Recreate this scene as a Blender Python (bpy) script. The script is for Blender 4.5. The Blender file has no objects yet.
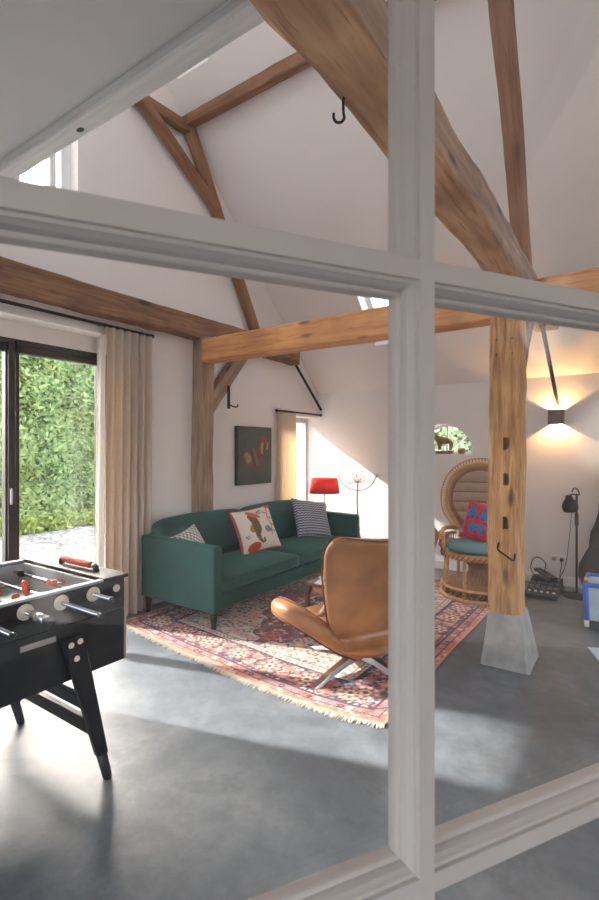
import bpy, bmesh, math, random
from math import sin, cos, pi, radians as rad, sqrt, exp, atan2
from mathutils import Vector as V, Matrix, Euler, noise as mnoise

S = bpy.context.scene
COL = S.collection

# ------------------------------------------------------------------ camera, sky, sun, exposure
cd = bpy.data.cameras.new('camera'); cam = bpy.data.objects.new('camera', cd); COL.objects.link(cam)
cam.location = (0, 0, 1.4); cam.rotation_euler = (rad(90), 0, rad(34.5))
cd.sensor_fit = 'VERTICAL'; cd.sensor_height = 36; cd.sensor_width = 24; cd.lens = 490 / 900 * 36
cd.clip_start = .02; cd.clip_end = 300
cd.dof.use_dof = True; cd.dof.focus_distance = 4.2; cd.dof.aperture_fstop = 9
S.camera = cam

w = bpy.data.worlds.new('sky'); S.world = w; w.use_nodes = True
nt = w.node_tree; nt.nodes.clear()
wo = nt.nodes.new('ShaderNodeOutputWorld'); bg = nt.nodes.new('ShaderNodeBackground')
sk = nt.nodes.new('ShaderNodeTexSky'); sk.sky_type = 'NISHITA'; sk.sun_disc = False
sk.sun_elevation = rad(31); sk.sun_rotation = rad(287); sk.air_density = 1.0; sk.dust_density = 4.0; sk.ozone_density = .6
hs = nt.nodes.new('ShaderNodeHueSaturation'); hs.inputs['Saturation'].default_value = .55
nt.links.new(sk.outputs[0], hs.inputs['Color']); nt.links.new(hs.outputs[0], bg.inputs[0])
bg.inputs[1].default_value = 1.2
nt.links.new(bg.outputs[0], wo.inputs[0])

sl = bpy.data.lights.new('sun', 'SUN'); sun = bpy.data.objects.new('sun', sl); COL.objects.link(sun)
sl.energy = 9.0; sl.angle = rad(1.2); sl.color = (1, .965, .915)
sun.rotation_euler = V((1, .296, -.63)).to_track_quat('-Z', 'Y').to_euler()

S.view_settings.view_transform = 'Standard'; S.view_settings.look = 'None'
S.view_settings.exposure = .68; S.view_settings.gamma = 1; S.view_settings.use_curve_mapping = False
S.cycles.use_denoising = True
S.cycles.max_bounces = 14; S.cycles.diffuse_bounces = 8; S.cycles.transparent_max_bounces = 16
S.cycles.sample_clamp_indirect = 8

# ------------------------------------------------------------------ helpers: colours, materials
def lin(c): return tuple((x / 12.92 if x <= .04045 else ((x + .055) / 1.055) ** 2.4) for x in c)
def rgb(r, g, b): return lin((r / 255, g / 255, b / 255))
def c4(c): return (*c, 1)

class NT:
    def __init__(s, name):
        s.m = bpy.data.materials.new(name); s.m.use_nodes = True
        s.t = s.m.node_tree; s.b = s.t.nodes['Principled BSDF']; s.out = s.t.nodes['Material Output']
    def n(s, typ, **kw):
        x = s.t.nodes.new(typ)
        for k, v in kw.items():
            if k.startswith('i_'): x.inputs[k[2:].replace('_', ' ')].default_value = v
            else: setattr(x, k, v)
        return x
    def l(s, a, b): s.t.links.new(a, b)
    def coords(s, scale=(1, 1, 1), kind='Object'):
        tc = s.n('ShaderNodeTexCoord'); mp = s.n('ShaderNodeMapping'); mp.inputs['Scale'].default_value = scale
        s.l(tc.outputs[kind], mp.inputs[0]); return mp.outputs[0]
    def noise(s, vec, scale=5, detail=4, rough=.55, dist=0):
        x = s.n('ShaderNodeTexNoise'); x.inputs['Scale'].default_value = scale; x.inputs['Detail'].default_value = detail
        x.inputs['Roughness'].default_value = rough; x.inputs['Distortion'].default_value = dist
        s.l(vec, x.inputs['Vector']); return x.outputs['Fac']
    def ramp(s, fac, stops):
        r = s.n('ShaderNodeValToRGB'); e = r.color_ramp.elements
        while len(e) < len(stops): e.new(.5)
        for el, (p, c) in zip(e, stops): el.position = p; el.color = c4(c)
        s.l(fac, r.inputs[0]); return r.outputs[0]
    def mix(s, fac, a, b, mode='MIX'):
        x = s.n('ShaderNodeMix', data_type='RGBA', blend_type=mode)
        if isinstance(fac, (int, float)): x.inputs[0].default_value = fac
        else: s.l(fac, x.inputs[0])
        for sock, v in ((x.inputs[6], a), (x.inputs[7], b)):
            if isinstance(v, tuple): sock.default_value = c4(v)
            else: s.l(v, sock)
        return x.outputs[2]
    def bump(s, h, strength=.3, dist=.01):
        b = s.n('ShaderNodeBump'); b.inputs['Strength'].default_value = strength; b.inputs['Distance'].default_value = dist
        s.l(h, b.inputs['Height']); s.l(b.outputs[0], s.b.inputs['Normal'])
    def set(s, **kw):
        for k, v in kw.items(): s.b.inputs[k.replace('_', ' ')].default_value = v
        return s

MATS = {}
def plain(name, col, rough=.5, metal=0, var=.08, scale=12, bump=0, bscale=60, **kw):
    if name in MATS: return MATS[name]
    n = NT(name); v = n.coords()
    f = n.noise(v, scale, 5)
    c = n.ramp(f, [(.3, tuple(x * (1 - var) for x in col)), (.7, tuple(min(1, x * (1 + var)) for x in col))])
    n.l(c, n.b.inputs['Base Color']); n.set(Roughness=rough, Metallic=metal)
    if bump: n.bump(n.noise(v, bscale, 3), bump, .005)
    for k, val in kw.items(): n.b.inputs[k.replace('_', ' ')].default_value = val
    MATS[name] = n.m; return n.m

def wood(name, dark, mid, light, rough=.75, along=1.2, across=16, bump=.5, knots=True):
    n = NT(name); v = n.coords((along, across, across))
    f = n.noise(v, 1.6, 8, .62, .6)
    c = n.ramp(f, [(.25, dark), (.5, mid), (.78, light)])
    v2 = n.coords((1, 1, 1)); big = n.noise(v2, 2.3, 3)
    c = n.mix(n.ramp(big, [(.42, (0, 0, 0)), (.72, (.55, .55, .55))]), c, dark)
    if knots:
        vo = n.n('ShaderNodeTexVoronoi'); vo.inputs['Scale'].default_value = 1.0
        n.l(n.coords((1.9, 6, 6)), vo.inputs['Vector'])
        k = n.ramp(vo.outputs['Distance'], [(.05, (.85, .85, .85)), (.16, (0, 0, 0))])
        c = n.mix(k, c, tuple(x * .35 for x in dark))
        fine = n.noise(n.coords((3, 60, 60)), 1.4, 3)
        c = n.mix(n.ramp(fine, [(.60, (0, 0, 0)), (.72, (.55, .55, .55))]), c, tuple(x * .45 for x in dark))
    n.l(c, n.b.inputs['Base Color']); n.set(Roughness=rough); n.bump(f, bump, .012)
    MATS[name] = n.m; return n.m

def attr_mat(name, rough=.9, bump=0, bscale=300, sheen=0):
    n = NT(name); a = n.n('ShaderNodeAttribute'); a.attribute_name = 'print'
    v = n.coords(); f = n.noise(v, bscale, 2)
    c = n.mix(.18, a.outputs['Color'], n.ramp(f, [(.3, (.25, .25, .25)), (.7, (1, 1, 1))]), 'MULTIPLY')
    n.l(c, n.b.inputs['Base Color']); n.set(Roughness=rough)
    n.b.inputs['Sheen Weight'].default_value = sheen
    if bump: n.bump(f, bump, .004)
    MATS[name] = n.m; return n.m

def glass_mat(name, tint=(1, 1, 1), ior=1.5):
    n = NT(name); t = n.t; t.nodes.remove(n.b)
    tr = n.n('ShaderNodeBsdfTransparent'); tr.inputs[0].default_value = c4(tint)
    gl = n.n('ShaderNodeBsdfGlossy'); gl.inputs['Roughness'].default_value = .0
    fr = n.n('ShaderNodeFresnel'); 
    g = n.n('ShaderNodeNewGeometry'); mr = n.n('ShaderNodeMapRange'); mr.inputs['To Min'].default_value = ior; mr.inputs['To Max'].default_value = 1 / ior
    n.l(g.outputs['Backfacing'], mr.inputs['Value']); n.l(mr.outputs[0], fr.inputs['IOR'])   # same reflectance on both faces of the pane
    mx = n.n('ShaderNodeMixShader'); n.l(fr.outputs[0], mx.inputs[0]); n.l(tr.outputs[0], mx.inputs[1]); n.l(gl.outputs[0], mx.inputs[2])
    n.l(mx.outputs[0], n.out.inputs[0]); MATS[name] = n.m; return n.m

def translucent_mat(name, col, tcol, fac=.4, weave=400):
    n = NT(name); n.t.nodes.remove(n.b)
    v = n.coords((1, 1, .25)); f = n.noise(v, weave * .1, 4)
    c = n.ramp(f, [(.3, tuple(x * .96 for x in col)), (.7, col)])
    d = n.n('ShaderNodeBsdfDiffuse'); n.l(c, d.inputs[0])
    tl = n.n('ShaderNodeBsdfTranslucent'); tl.inputs[0].default_value = c4(tcol)
    mx = n.n('ShaderNodeMixShader'); mx.inputs[0].default_value = fac
    n.l(d.outputs[0], mx.inputs[1]); n.l(tl.outputs[0], mx.inputs[2]); n.l(mx.outputs[0], n.out.inputs[0])
    MATS[name] = n.m; return n.m

def emit_mat(name, col, strength):
    n = NT(name); n.set(Emission_Strength=strength); n.b.inputs['Base Color'].default_value = c4(col)
    n.b.inputs['Emission Color'].default_value = c4(col); MATS[name] = n.m; return n.m

# ------------------------------------------------------------------ helpers: geometry
class B:
    def __init__(s): s.v = []; s.f = []; s.c = None
    def add(s, vs, fs):
        o = len(s.v); s.v += [V(x) for x in vs]; s.f += [tuple(i + o for i in f) for f in fs]; return s
    def box(s, c, sz, rot=None, ch=0):
        x, y, z = (a / 2 for a in sz); c = V(c); R = Euler(rot).to_matrix() if rot else Matrix.Identity(3)
        if ch:
            bm = bmesh.new(); bmesh.ops.create_cube(bm, size=1)
            for q in bm.verts: q.co = V((q.co.x * sz[0], q.co.y * sz[1], q.co.z * sz[2]))
            bmesh.ops.bevel(bm, geom=list(bm.edges), offset=ch, segments=3, profile=.5, affect='EDGES')
            bm.verts.index_update()
            s.add([c + R @ q.co for q in bm.verts], [[q.index for q in f.verts] for f in bm.faces]); bm.free(); return s
        vs = [c + R @ V(p) for p in ((-x, -y, -z), (x, -y, -z), (x, y, -z), (-x, y, -z), (-x, -y, z), (x, -y, z), (x, y, z), (-x, y, z))]
        return s.add(vs, [(0, 3, 2, 1), (4, 5, 6, 7), (0, 1, 5, 4), (1, 2, 6, 5), (2, 3, 7, 6), (3, 0, 4, 7)])
    def span(s, x0, x1, y0, y1, z0, z1, ch=0):
        return s.box(((x0 + x1) / 2, (y0 + y1) / 2, (z0 + z1) / 2), (x1 - x0, y1 - y0, z1 - z0), None, ch)
    def tube(s, pts, r, n=8, closed=False, caps=True):
        pts = [V(p) for p in pts]; N = len(pts)
        rs = r if isinstance(r, (list, tuple)) else [r] * N
        o = len(s.v); up = V((0, 0, 1)); prev = None
        for i, p in enumerate(pts):
            if closed: t = pts[(i + 1) % N] - pts[i - 1]
            else: t = pts[min(i + 1, N - 1)] - pts[max(i - 1, 0)]
            t.normalize()
            a = prev - t * prev.dot(t) if prev is not None else (up if abs(t.z) < .95 else V((1, 0, 0))).cross(t)
            if a.length < 1e-6: a = V((1, 0, 0)).cross(t)
            a.normalize(); prev = a; b = t.cross(a)
            for k in range(n):
                q = 2 * pi * k / n; s.v.append(p + (a * cos(q) + b * sin(q)) * rs[i])
        for i in range(N if closed else N - 1):
            j = (i + 1) % N
            for k in range(n):
                l = (k + 1) % n; s.f.append((o + i * n + k, o + i * n + l, o + j * n + l, o + j * n + k))
        if caps and not closed:
            s.f.append(tuple(o + k for k in range(n))[::-1]); s.f.append(tuple(o + (N - 1) * n + k for k in range(n)))
        return s
    def lathe(s, prof, n=24, c=(0, 0, 0), axis=None):
        o = len(s.v); c = V(c); R = V((0, 0, 1)).rotation_difference(V(axis)).to_matrix() if axis else Matrix.Identity(3)
        for (r, z) in prof:
            for k in range(n): s.v.append(c + R @ V((r * cos(2 * pi * k / n), r * sin(2 * pi * k / n), z)))
        for i in range(len(prof) - 1):
            for k in range(n):
                l = (k + 1) % n; s.f.append((o + i * n + k, o + i * n + l, o + (i + 1) * n + l, o + (i + 1) * n + k))
        if prof[0][0] > 1e-5: s.f.append(tuple(o + k for k in range(n))[::-1])
        if prof[-1][0] > 1e-5: s.f.append(tuple(o + (len(prof) - 1) * n + k for k in range(n)))
        return s
    def grid(s, fn, nu, nv, wrapu=False):
        o = len(s.v)
        for i in range(nu + (0 if wrapu else 1)):
            for j in range(nv + 1): s.v.append(V(fn(i / nu, j / nv)))
        m = nu if wrapu else nu + 1
        for i in range(nu):
            for j in range(nv):
                a = o + i * (nv + 1) + j; b = o + ((i + 1) % m) * (nv + 1) + j
                s.f.append((a, b, b + 1, a + 1))
        return s
    def prism(s, poly, d, fn):
        """poly of 2-d points, extruded between depths d[0] and d[1]; fn(a, b, depth) gives the 3-d point"""
        n = len(poly); vs = [fn(a, b, d[0]) for a, b in poly] + [fn(a, b, d[1]) for a, b in poly]
        return s.add(vs, [tuple(range(n))[::-1], tuple(range(n, 2 * n))] + [(i, (i + 1) % n, n + (i + 1) % n, n + i) for i in range(n)])
    def build(s, name, mat, parent=None, smooth=False, world=False, loc=None, rot=None, cols=None, sub=0, solid=0, fix=True):
        off = parent.location if (world and parent is not None) else V((0, 0, 0))
        me = bpy.data.meshes.new(name); me.from_pydata([tuple(p - off) for p in s.v], [], s.f)
        if fix:
            bm = bmesh.new(); bm.from_mesh(me); bmesh.ops.recalc_face_normals(bm, faces=bm.faces); bm.to_mesh(me); bm.free()
        if cols:
            at = me.attributes.new('print', 'FLOAT_COLOR', 'POINT')
            at.data.foreach_set('color', [x for c in cols for x in (*c, 1)])
        if smooth: me.polygons.foreach_set('use_smooth', [True] * len(me.polygons))
        me.materials.append(mat); me.update()
        o = bpy.data.objects.new(name, me); COL.objects.link(o)
        if parent is not None: o.parent = parent
        if loc is not None: o.location = loc
        if rot is not None: o.rotation_euler = rot
        if solid:
            q = o.modifiers.new('thickness', 'SOLIDIFY'); q.thickness = solid; q.offset = 0
        if sub:
            q = o.modifiers.new('smoothing', 'SUBSURF'); q.levels = sub; q.render_levels = sub
        return o

def tag(o, label=None, cat=None, group=None, kind=None):
    if label: o['label'] = label
    if cat: o['category'] = cat
    if group: o['group'] = group
    if kind: o['kind'] = kind
    return o
def thing(name, label, cat, loc=(0, 0, 0), rz=0, group=None, kind=None):
    o = bpy.data.objects.new(name, None); COL.objects.link(o); o.location = loc; o.rotation_euler = (0, 0, rz); o.empty_display_size = .1
    return tag(o, label, cat, group, kind)
def copy_part(o, parent, loc=None, rot=None):
    c = o.copy(); COL.objects.link(c); c.parent = parent
    if loc is not None: c.location = loc
    if rot is not None: c.rotation_euler = rot
    return c
def smoothstep(a, b, x):
    t = max(0, min(1, (x - a) / (b - a))); return t * t * (3 - 2 * t)
def interp(pts, x):
    if x <= pts[0][0]: return pts[0][1]
    for (a, p), (b, q) in zip(pts, pts[1:]):
        if x <= b: return p + (q - p) * (x - a) / (b - a)
    return pts[-1][1]
def spline(ctrl, n):
    ctrl = [V(p) for p in ctrl]; P = [ctrl[0] * 2 - ctrl[1]] + ctrl + [ctrl[-1] * 2 - ctrl[-2]]; out = []
    segs = len(ctrl) - 1
    for i in range(n + 1):
        t = i / n * segs; k = min(int(t), segs - 1); t -= k
        a, b, c, d = P[k], P[k + 1], P[k + 2], P[k + 3]
        out.append(.5 * (2 * b + (c - a) * t + (2 * a - 5 * b + 4 * c - d) * t * t + (3 * b - a - 3 * c + d) * t ** 3))
    return out
def hsh(*a):
    x = sin(sum(q * k for q, k in zip(a, (12.9898, 78.233, 37.719, 93.17)))) * 43758.5453; return x - math.floor(x)

# ------------------------------------------------------------------ materials
def plaster(name, col):
    n = NT(name); v = n.coords(); f = n.noise(v, 1.3, 3); g = n.noise(v, 90, 4)
    n.l(n.ramp(f, [(.3, tuple(x * .97 for x in col)), (.7, col)]), n.b.inputs['Base Color']); n.set(Roughness=.9)
    n.bump(g, .12, .004); MATS[name] = n.m; return n.m
PL = plaster('white_plaster', rgb(236, 232, 229))
WP = plain('white_paint', rgb(238, 237, 234), .45, var=.02, bump=.05)
DOORP = plain('cream_grey_paint', rgb(198, 190, 185), .42, var=.02)
def painted_wood():
    n = NT('whitewashed_wood'); v = n.coords((1.2, 22, 22)); f = n.noise(v, 2, 6, .6)
    c = n.ramp(f, [(.2, rgb(215, 215, 214)), (.6, rgb(242, 242, 240))]); n.l(c, n.b.inputs['Base Color']); n.set(Roughness=.6); n.bump(f, .35, .006)
    MATS['whitewash'] = n.m; return n.m
WW = painted_wood()
def concrete():
    n = NT('polished_concrete'); v = n.coords()
    a = n.noise(v, 1.3, 7, .65, .9); b = n.noise(v, 7, 8, .7); g = n.noise(v, 130, 3)
    c = n.ramp(a, [(.25, rgb(86, 93, 100)), (.5, rgb(111, 117, 122)), (.75, rgb(136, 139, 141))])
    c = n.mix(n.ramp(b, [(.38, (.55, .55, .55)), (.58, (0, 0, 0))]), c, rgb(84, 89, 94))
    c = n.mix(n.ramp(g, [(.66, (0, 0, 0)), (.75, (.35, .35, .35))]), c, rgb(78, 76, 74))
    n.l(c, n.b.inputs['Base Color'])
    r = n.ramp(b, [(.3, (.36, .36, .36)), (.7, (.50, .50, .50))]); n.l(r, n.b.inputs['Roughness'])
    n.bump(b, .03, .004); n.b.inputs['Specular IOR Level'].default_value = .3
    MATS['concrete'] = n.m; return n.m
CON = concrete()
PLINTH = plain('cast_concrete', rgb(172, 170, 166), .85, var=.22, scale=9, bump=.35, bscale=40)
OAKL = wood('old_oak_brown', rgb(74, 52, 38), rgb(142, 103, 72), rgb(180, 140, 104))
OAKG = wood('old_oak_grey', rgb(108, 86, 70), rgb(166, 138, 114), rgb(200, 174, 148))
OAKT = wood('old_oak_tan', rgb(128, 86, 52), rgb(216, 164, 110), rgb(246, 206, 152), .8, 1.6, 20, 1.0)
OAKP = wood('new_oak_honey', rgb(168, 108, 60), rgb(226, 162, 102), rgb(242, 190, 132), .6, 1.0, 12, .2, True)
OAKR = wood('rafter_oak', rgb(98, 66, 44), rgb(146, 104, 72), rgb(172, 130, 94), .7, 1.2, 14, .4)
IRON = plain('black_iron', rgb(38, 34, 33), .55, .7, bump=.2)
DARKF = plain('dark_brown_frame', rgb(52, 44, 43), .35, .1, var=.04)
GLASS = glass_mat('clear_glass'); CGLASS = glass_mat('clear_low_reflection_glass', (1, 1, 1), 1.36)
CHROME = plain('chrome', rgb(200, 202, 206), .15, 1, var=.02)
ALU = plain('brushed_aluminium', rgb(176, 174, 172), .32, 1, var=.05)
BLACKP = plain('black_plastic', rgb(26, 26, 28), .45, var=.1)

# ------------------------------------------------------------------ the room
XL, XR, YE, YB, ZW, YR = -3.62, 3.0, 5.72, -2.5, 2.17, 1.61
TH = .36
def roofz(y): return ZW + (YE - y if y > YR else y - YB)

flo = B().span(XL - TH, XR + TH, YB - TH, YE + TH, -.2, 0).build('floor', CON)
tag(flo, 'polished grey concrete floor of the barn room', 'floor', kind='structure')

def slices(cols, pt, d):
    b = B()
    for a0, a1, z0, z1a, z1b in cols:
        b.prism([(a0, z0), (a1, z0), (a1, z1b), (a0, z1a)], d, pt)
    return b
# gable wall on the side of the glazed doors (openings: glazed doors, low window, gable window)
cols = []
def gcol(y0, y1, z0=0, z1=None):
    if z1 is not None: cols.append((y0, y1, z0, z1, z1)); return
    cols.append((y0, y1, z0, roofz(y0) + .02, roofz(y1) + .02))
D1a, D1b, D1z = 1.04, 2.60, 2.355
gcol(YB - TH, -1.0); gcol(-1.0, D1a)
gcol(D1a, YR, D1z); gcol(YR, 1.72, D1z)
gcol(1.72, 2.19, D1z, 3.2); gcol(1.72, 2.19, 4.15)
gcol(2.19, D1b, D1z)
gcol(D1b, 4.84)
gcol(4.84, YE, 1.84); gcol(4.84, YE, 0, .12)
cols[0] = (YB - TH, -1.0, 0, ZW, roofz(-1.0) + .02)
wl = slices(cols, lambda a, z, d: (d, a, z), (XL - TH, XL))
wl.span(XL - TH, XL - .17, D1a, D1b, 2.225, D1z)          # lintel set back over the glazed doors
tag(wl.build('wall_left', PL), 'tall white plastered gable wall with glazed doors and small window', 'wall', kind='structure')

# end wall with the half-round window
AX, AZ, AR = -1.89, 1.354, .352
cols = [(XL - TH, AX - AR, 0, ZW, ZW), (AX + AR, XR + TH, 0, ZW, ZW), (AX - AR, AX + AR, 0, AZ, AZ)]
N = 24
for i in range(N):
    p, q = pi - pi * i / N, pi - pi * (i + 1) / N
    a0, a1 = AX + AR * cos(p), AX + AR * cos(q)
    cols.append((a0, a1, 0, 0, 0))
b = B()
for a0, a1, z0, z1, z2 in cols[:3]: b.prism([(a0, z0), (a1, z0), (a1, z2), (a0, z1)], (YE, YE + TH), lambda a, z, d: (a, d, z))
for i in range(N):
    p, q = pi - pi * i / N, pi - pi * (i + 1) / N
    a0, a1, h0, h1 = AX + AR * cos(p), AX + AR * cos(q), AZ + AR * sin(p), AZ + AR * sin(q)
    b.prism([(a0, h0), (a1, h1), (a1, ZW), (a0, ZW)], (YE, YE + TH), lambda a, z, d: (a, d, z))
tag(b.build('wall_end', PL), 'low white end wall with half-round window and wall lamp', 'wall', kind='structure')

# right gable and rear wall, out of the picture, with openings added to light that side
cols = []
gcol(YB - TH, -1.9); cols[0] = (YB - TH, -1.9, 0, ZW, roofz(-1.9))
gcol(-1.9, YR); gcol(YR, 2.6)
gcol(2.6, 4.6, 0, .7); gcol(2.6, 4.6, 2.0); gcol(4.6, YE)
tag(slices(cols, lambda a, z, d: (d, a, z), (XR, XR + TH)).build('wall_right', PL), 'white gable wall opposite the glazed doors', 'wall', kind='structure')
b = B().span(XL - TH, -2.2, YB - TH, YB, 0, ZW).span(2.2, XR + TH, YB - TH, YB, 0, ZW).span(-2.2, 2.2, YB - TH, YB, 0, .3).span(-2.2, 2.2, YB - TH, YB, 2.0, ZW)
tag(b.build('wall_back', PL), 'low white rear wall with a wide window', 'wall', kind='structure')

# roof slopes with skylight wells
def roof(name, holes, front, label):
    b = B(); ya, yb = (YR, YE + .02) if front else (YB - .02, YR)
    xs = sorted({XL - TH, XR + TH, *[h[0] for h in holes], *[h[1] for h in holes]})
    for x0, x1 in zip(xs, xs[1:]):
        hh = sorted([(h[2], h[3]) for h in holes if h[0] <= x0 + 1e-6 and h[1] >= x1 - 1e-6]); y = ya; segs = []
        for h0, h1 in hh: segs.append((y, h0)); y = h1
        segs.append((y, yb))
        for y0, y1 in segs:
            b.prism([(y0, roofz(y0)), (y1, roofz(y1)), (y1, roofz(y1) + .34), (y0, roofz(y0) + .34)], (x0, x1), lambda a, z, d: (d, a, z))
    o = b.build(name, PL); return tag(o, label, 'ceiling', kind='structure')
HF = [(-2.53, -1.83, 4.58, 5.26), (-3.47, -3.08, 2.4, 3.08), (.35, 1.15, 4.3, 5.1), (-1.6, -.9, 2.0, 2.6), (1.3, 2.1, 2.3, 3.1)]  # only the first pair is seen; the rest are added to brighten the room
HB = [(-3.3, -2.4, -.5, .7), (-2.1, -1.2, -.5, .6), (-2.1, -1.2, -1.9, -1.0)]  # unseen rear openings, added to let in more daylight
roof('ceiling', HF, True, 'white sloping ceiling rising from the low end wall')
roof('ceiling_rear', HB, False, 'white sloping ceiling above the rear loft')
def skylight(x0, x1, y0, y1, label):
    o = thing('window_roof', label, 'skylight', ((x0 + x1) / 2, (y0 + y1) / 2, roofz((y0 + y1) / 2) + .26), 0, 'skylights in the sloping ceiling', 'structure')
    f = .055
    for a, c, d, e in ((x0, x0 + f, y0, y1), (x1 - f, x1, y0, y1), (x0 + f, x1 - f, y0, y0 + f), (x0 + f, x1 - f, y1 - f, y1)):
        B().prism([(d, roofz(d) + .22), (e, roofz(e) + .22), (e, roofz(e) + .30), (d, roofz(d) + .30)], (a, c), lambda p, z, q: (q, p, z)).build('frame_bar', WP, o, world=True)
    B().prism([(y0 + f, roofz(y0 + f) + .255), (y1 - f, roofz(y1 - f) + .255), (y1 - f, roofz(y1 - f) + .265), (y0 + f, roofz(y0 + f) + .265)], (x0 + f, x1 - f), lambda p, z, q: (q, p, z)).build('pane', GLASS, o, world=True)
SKL = ['roof window low in the slope behind the honey-coloured beam', 'roof window high up by the white painted beam', 'low roof window beyond the timber post', 'roof window near the ridge', 'high roof window towards the far gable']
for h, l in zip(HF, SKL): skylight(*h, l)
for h, l in zip(HB, ['rear roof window nearest the glazed doors', 'rear roof window over the loft', 'lowest rear roof window near the rear wall']): skylight(*h, l)

# loft floor: flat white ceiling over the camera and its white painted edge beam
lo = B().span(XL, XR, YB, 1.118, 2.778, 2.95).build('ceiling_loft', plaster('loft_ceiling_paint', rgb(226, 225, 224)))
tag(lo, 'flat white ceiling under the loft', 'ceiling', kind='structure')

# baseboards
b = B().span(XL, -3.52 + .9, YE - .014, YE, 0, .085).span(-2.62, XR, YE - .014, YE, 0, .085)
tag(B().span(XL, XR, YE - .014, YE, 0, .09).build('baseboard_end', WP), 'low white baseboard along the end wall', 'baseboard', kind='structure')
tag(B().span(XL, XL + .014, D1b, 4.84, 0, .09).build('baseboard_left', WP), 'low white baseboard behind the green sofa', 'baseboard', kind='structure')

# ------------------------------------------------------------------ timbers
def timber(name, p0, p1, w, h, mat, label, cat, amp=.008, seed=1, up=(0, 0, 1), taper=1, bow=0, step=.1, parent=None, kind='structure'):
    p0, p1 = V(p0), V(p1); L = (p1 - p0).length; ax = (p1 - p0).normalized()
    up = V(up); up = (up - ax * up.dot(ax)).normalized(); sd = up.cross(ax)
    R = Matrix((ax, sd, up)).transposed()
    n = max(2, int(L / step)); rnd = random.Random(seed); ph = [rnd.uniform(0, 50) for _ in range(8)]
    b = B(); c = min(w, h) * .09
    base = [(-w / 2 + c, -h / 2), (w / 2 - c, -h / 2), (w / 2, -h / 2 + c), (w / 2, h / 2 - c), (w / 2 - c, h / 2), (-w / 2 + c, h / 2), (-w / 2, h / 2 - c), (-w / 2, -h / 2 + c)]
    def ns(k, x): return mnoise.noise(V((x * 1.7 + ph[k], ph[k] * .37, 0))) + .45 * mnoise.noise(V((x * 6 + ph[k], 3, 0)))
    rings = []
    for i in range(n + 1):
        x = L * i / n; k = 1 + (taper - 1) * i / n; bw = bow * sin(pi * i / n)
        o = (ns(0, x) * amp, ns(1, x) * amp + bw)
        for q, (a, z) in enumerate(base):
            j = q // 2
            b.v.append(V((x, a * k + o[0] + ns(2 + j, x) * amp * .8, z * k + o[1] + ns(4 + j, x) * amp * .8)))
    for i in range(n):
        for q in range(8):
            r = (q + 1) % 8; b.f.append((i * 8 + q, i * 8 + r, (i + 1) * 8 + r, (i + 1) * 8 + q))
    b.f.append(tuple(range(8))[::-1]); b.f.append(tuple(n * 8 + q for q in range(8)))
    o = b.build(name, mat, parent); o.matrix_world = Matrix.Translation(p0) @ R.to_4x4()
    if parent is None: tag(o, label, cat, kind=kind)
    return o

wb = timber('timber_edge_beam', (XL, 1.16, 2.842), (XR, 1.16, 2.842), .085, .215, WW, 'white painted timber beam along the loft edge', 'beam', .004, 3)
kn = B(); kn.lathe([(.0001, 0), (.009, .0005), (.012, .002)], 12, (-1.91, 1.166, 2.7325))
for q in kn.v: q.x = -1.91 + (q.x + 1.91) * 1.9
kn = kn.build('knot', plain('dark_knot', rgb(70, 66, 62), .8)); kn.parent = wb; kn.matrix_parent_inverse = wb.matrix_world.inverted()
timber('timber_tie_beam', (-3.555, -2.2, 2.605), (-3.555, 5.07, 2.585), .16, .205, OAKL, 'dark brown tie beam along the gable wall above the glazed doors', 'beam', .014, 5)
tb = timber('timber_tie_beam', (-.685, -2.2, 2.60), (-.685, 5.0, 2.585), .195, .195, OAKG, 'massive weathered tie beam overhead with iron hook', 'beam', .013, 8)
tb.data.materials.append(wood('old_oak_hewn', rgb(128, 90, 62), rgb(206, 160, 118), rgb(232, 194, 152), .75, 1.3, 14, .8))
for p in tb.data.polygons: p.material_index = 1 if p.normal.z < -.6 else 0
timber('timber_plate', (-3.46, 3.45, 2.365), (XR, 3.45, 2.365), .16, .225, OAKP, 'honey-coloured squared beam spanning from gable wall to timber post', 'beam', .003, 11)
lp = timber('timber_post', (-3.56, 3.46, 0), (-3.545, 3.475, 2.51), .17, .15, OAKG, 'brown wall post behind the green sofa', 'post', .01, 14, up=(1, 0, 0))
timber('timber_brace', (-3.555, 3.50, 1.79), (-3.555, 4.10, 2.50), .10, .15, OAKG, 'grey diagonal brace between wall post and tie beam', 'brace', .008, 17)
timber('timber_brace', (-.69, 3.52, 1.72), (-.69, 4.10, 2.50), .10, .13, OAKG, 'grey diagonal brace behind the free-standing timber post', 'brace', .008, 18)
timber('timber_rafter', (-3.56, 4.33, 2.68), (-3.56, 3.26, 4.58), .09, .105, OAKR, 'slender principal rafter leaning on the gable wall', 'rafter', .008, 21, up=(0, 1, 0))
timber('timber_rafter', (-.66, 3.78, 2.68), (-.66, 2.60, 4.98), .10, .135, OAKR, 'orange-brown rafter rising above the free-standing post', 'rafter', .007, 22, up=(0, 1, 0), taper=1.25)
timber('timber_purlin', (-3.60, 3.27, 4.545), (XR, 3.27, 4.545), .085, .11, OAKR, 'thin brown purlin under the sloping ceiling', 'purlin', .008, 25)
timber('timber_collar', (-3.56, 2.62, 4.44), (-3.56, 3.28, 4.50), .09, .10, OAKR, 'short brown collar timber high on the gable wall', 'collar', .014, 27)
timber('timber_strut', (-3.54, 2.70, 4.46), (-3.54, 3.66, 3.86), .075, .10, OAKR, 'diagonal strut between collar and rafter on the gable wall', 'strut', .006, 29)
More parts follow.
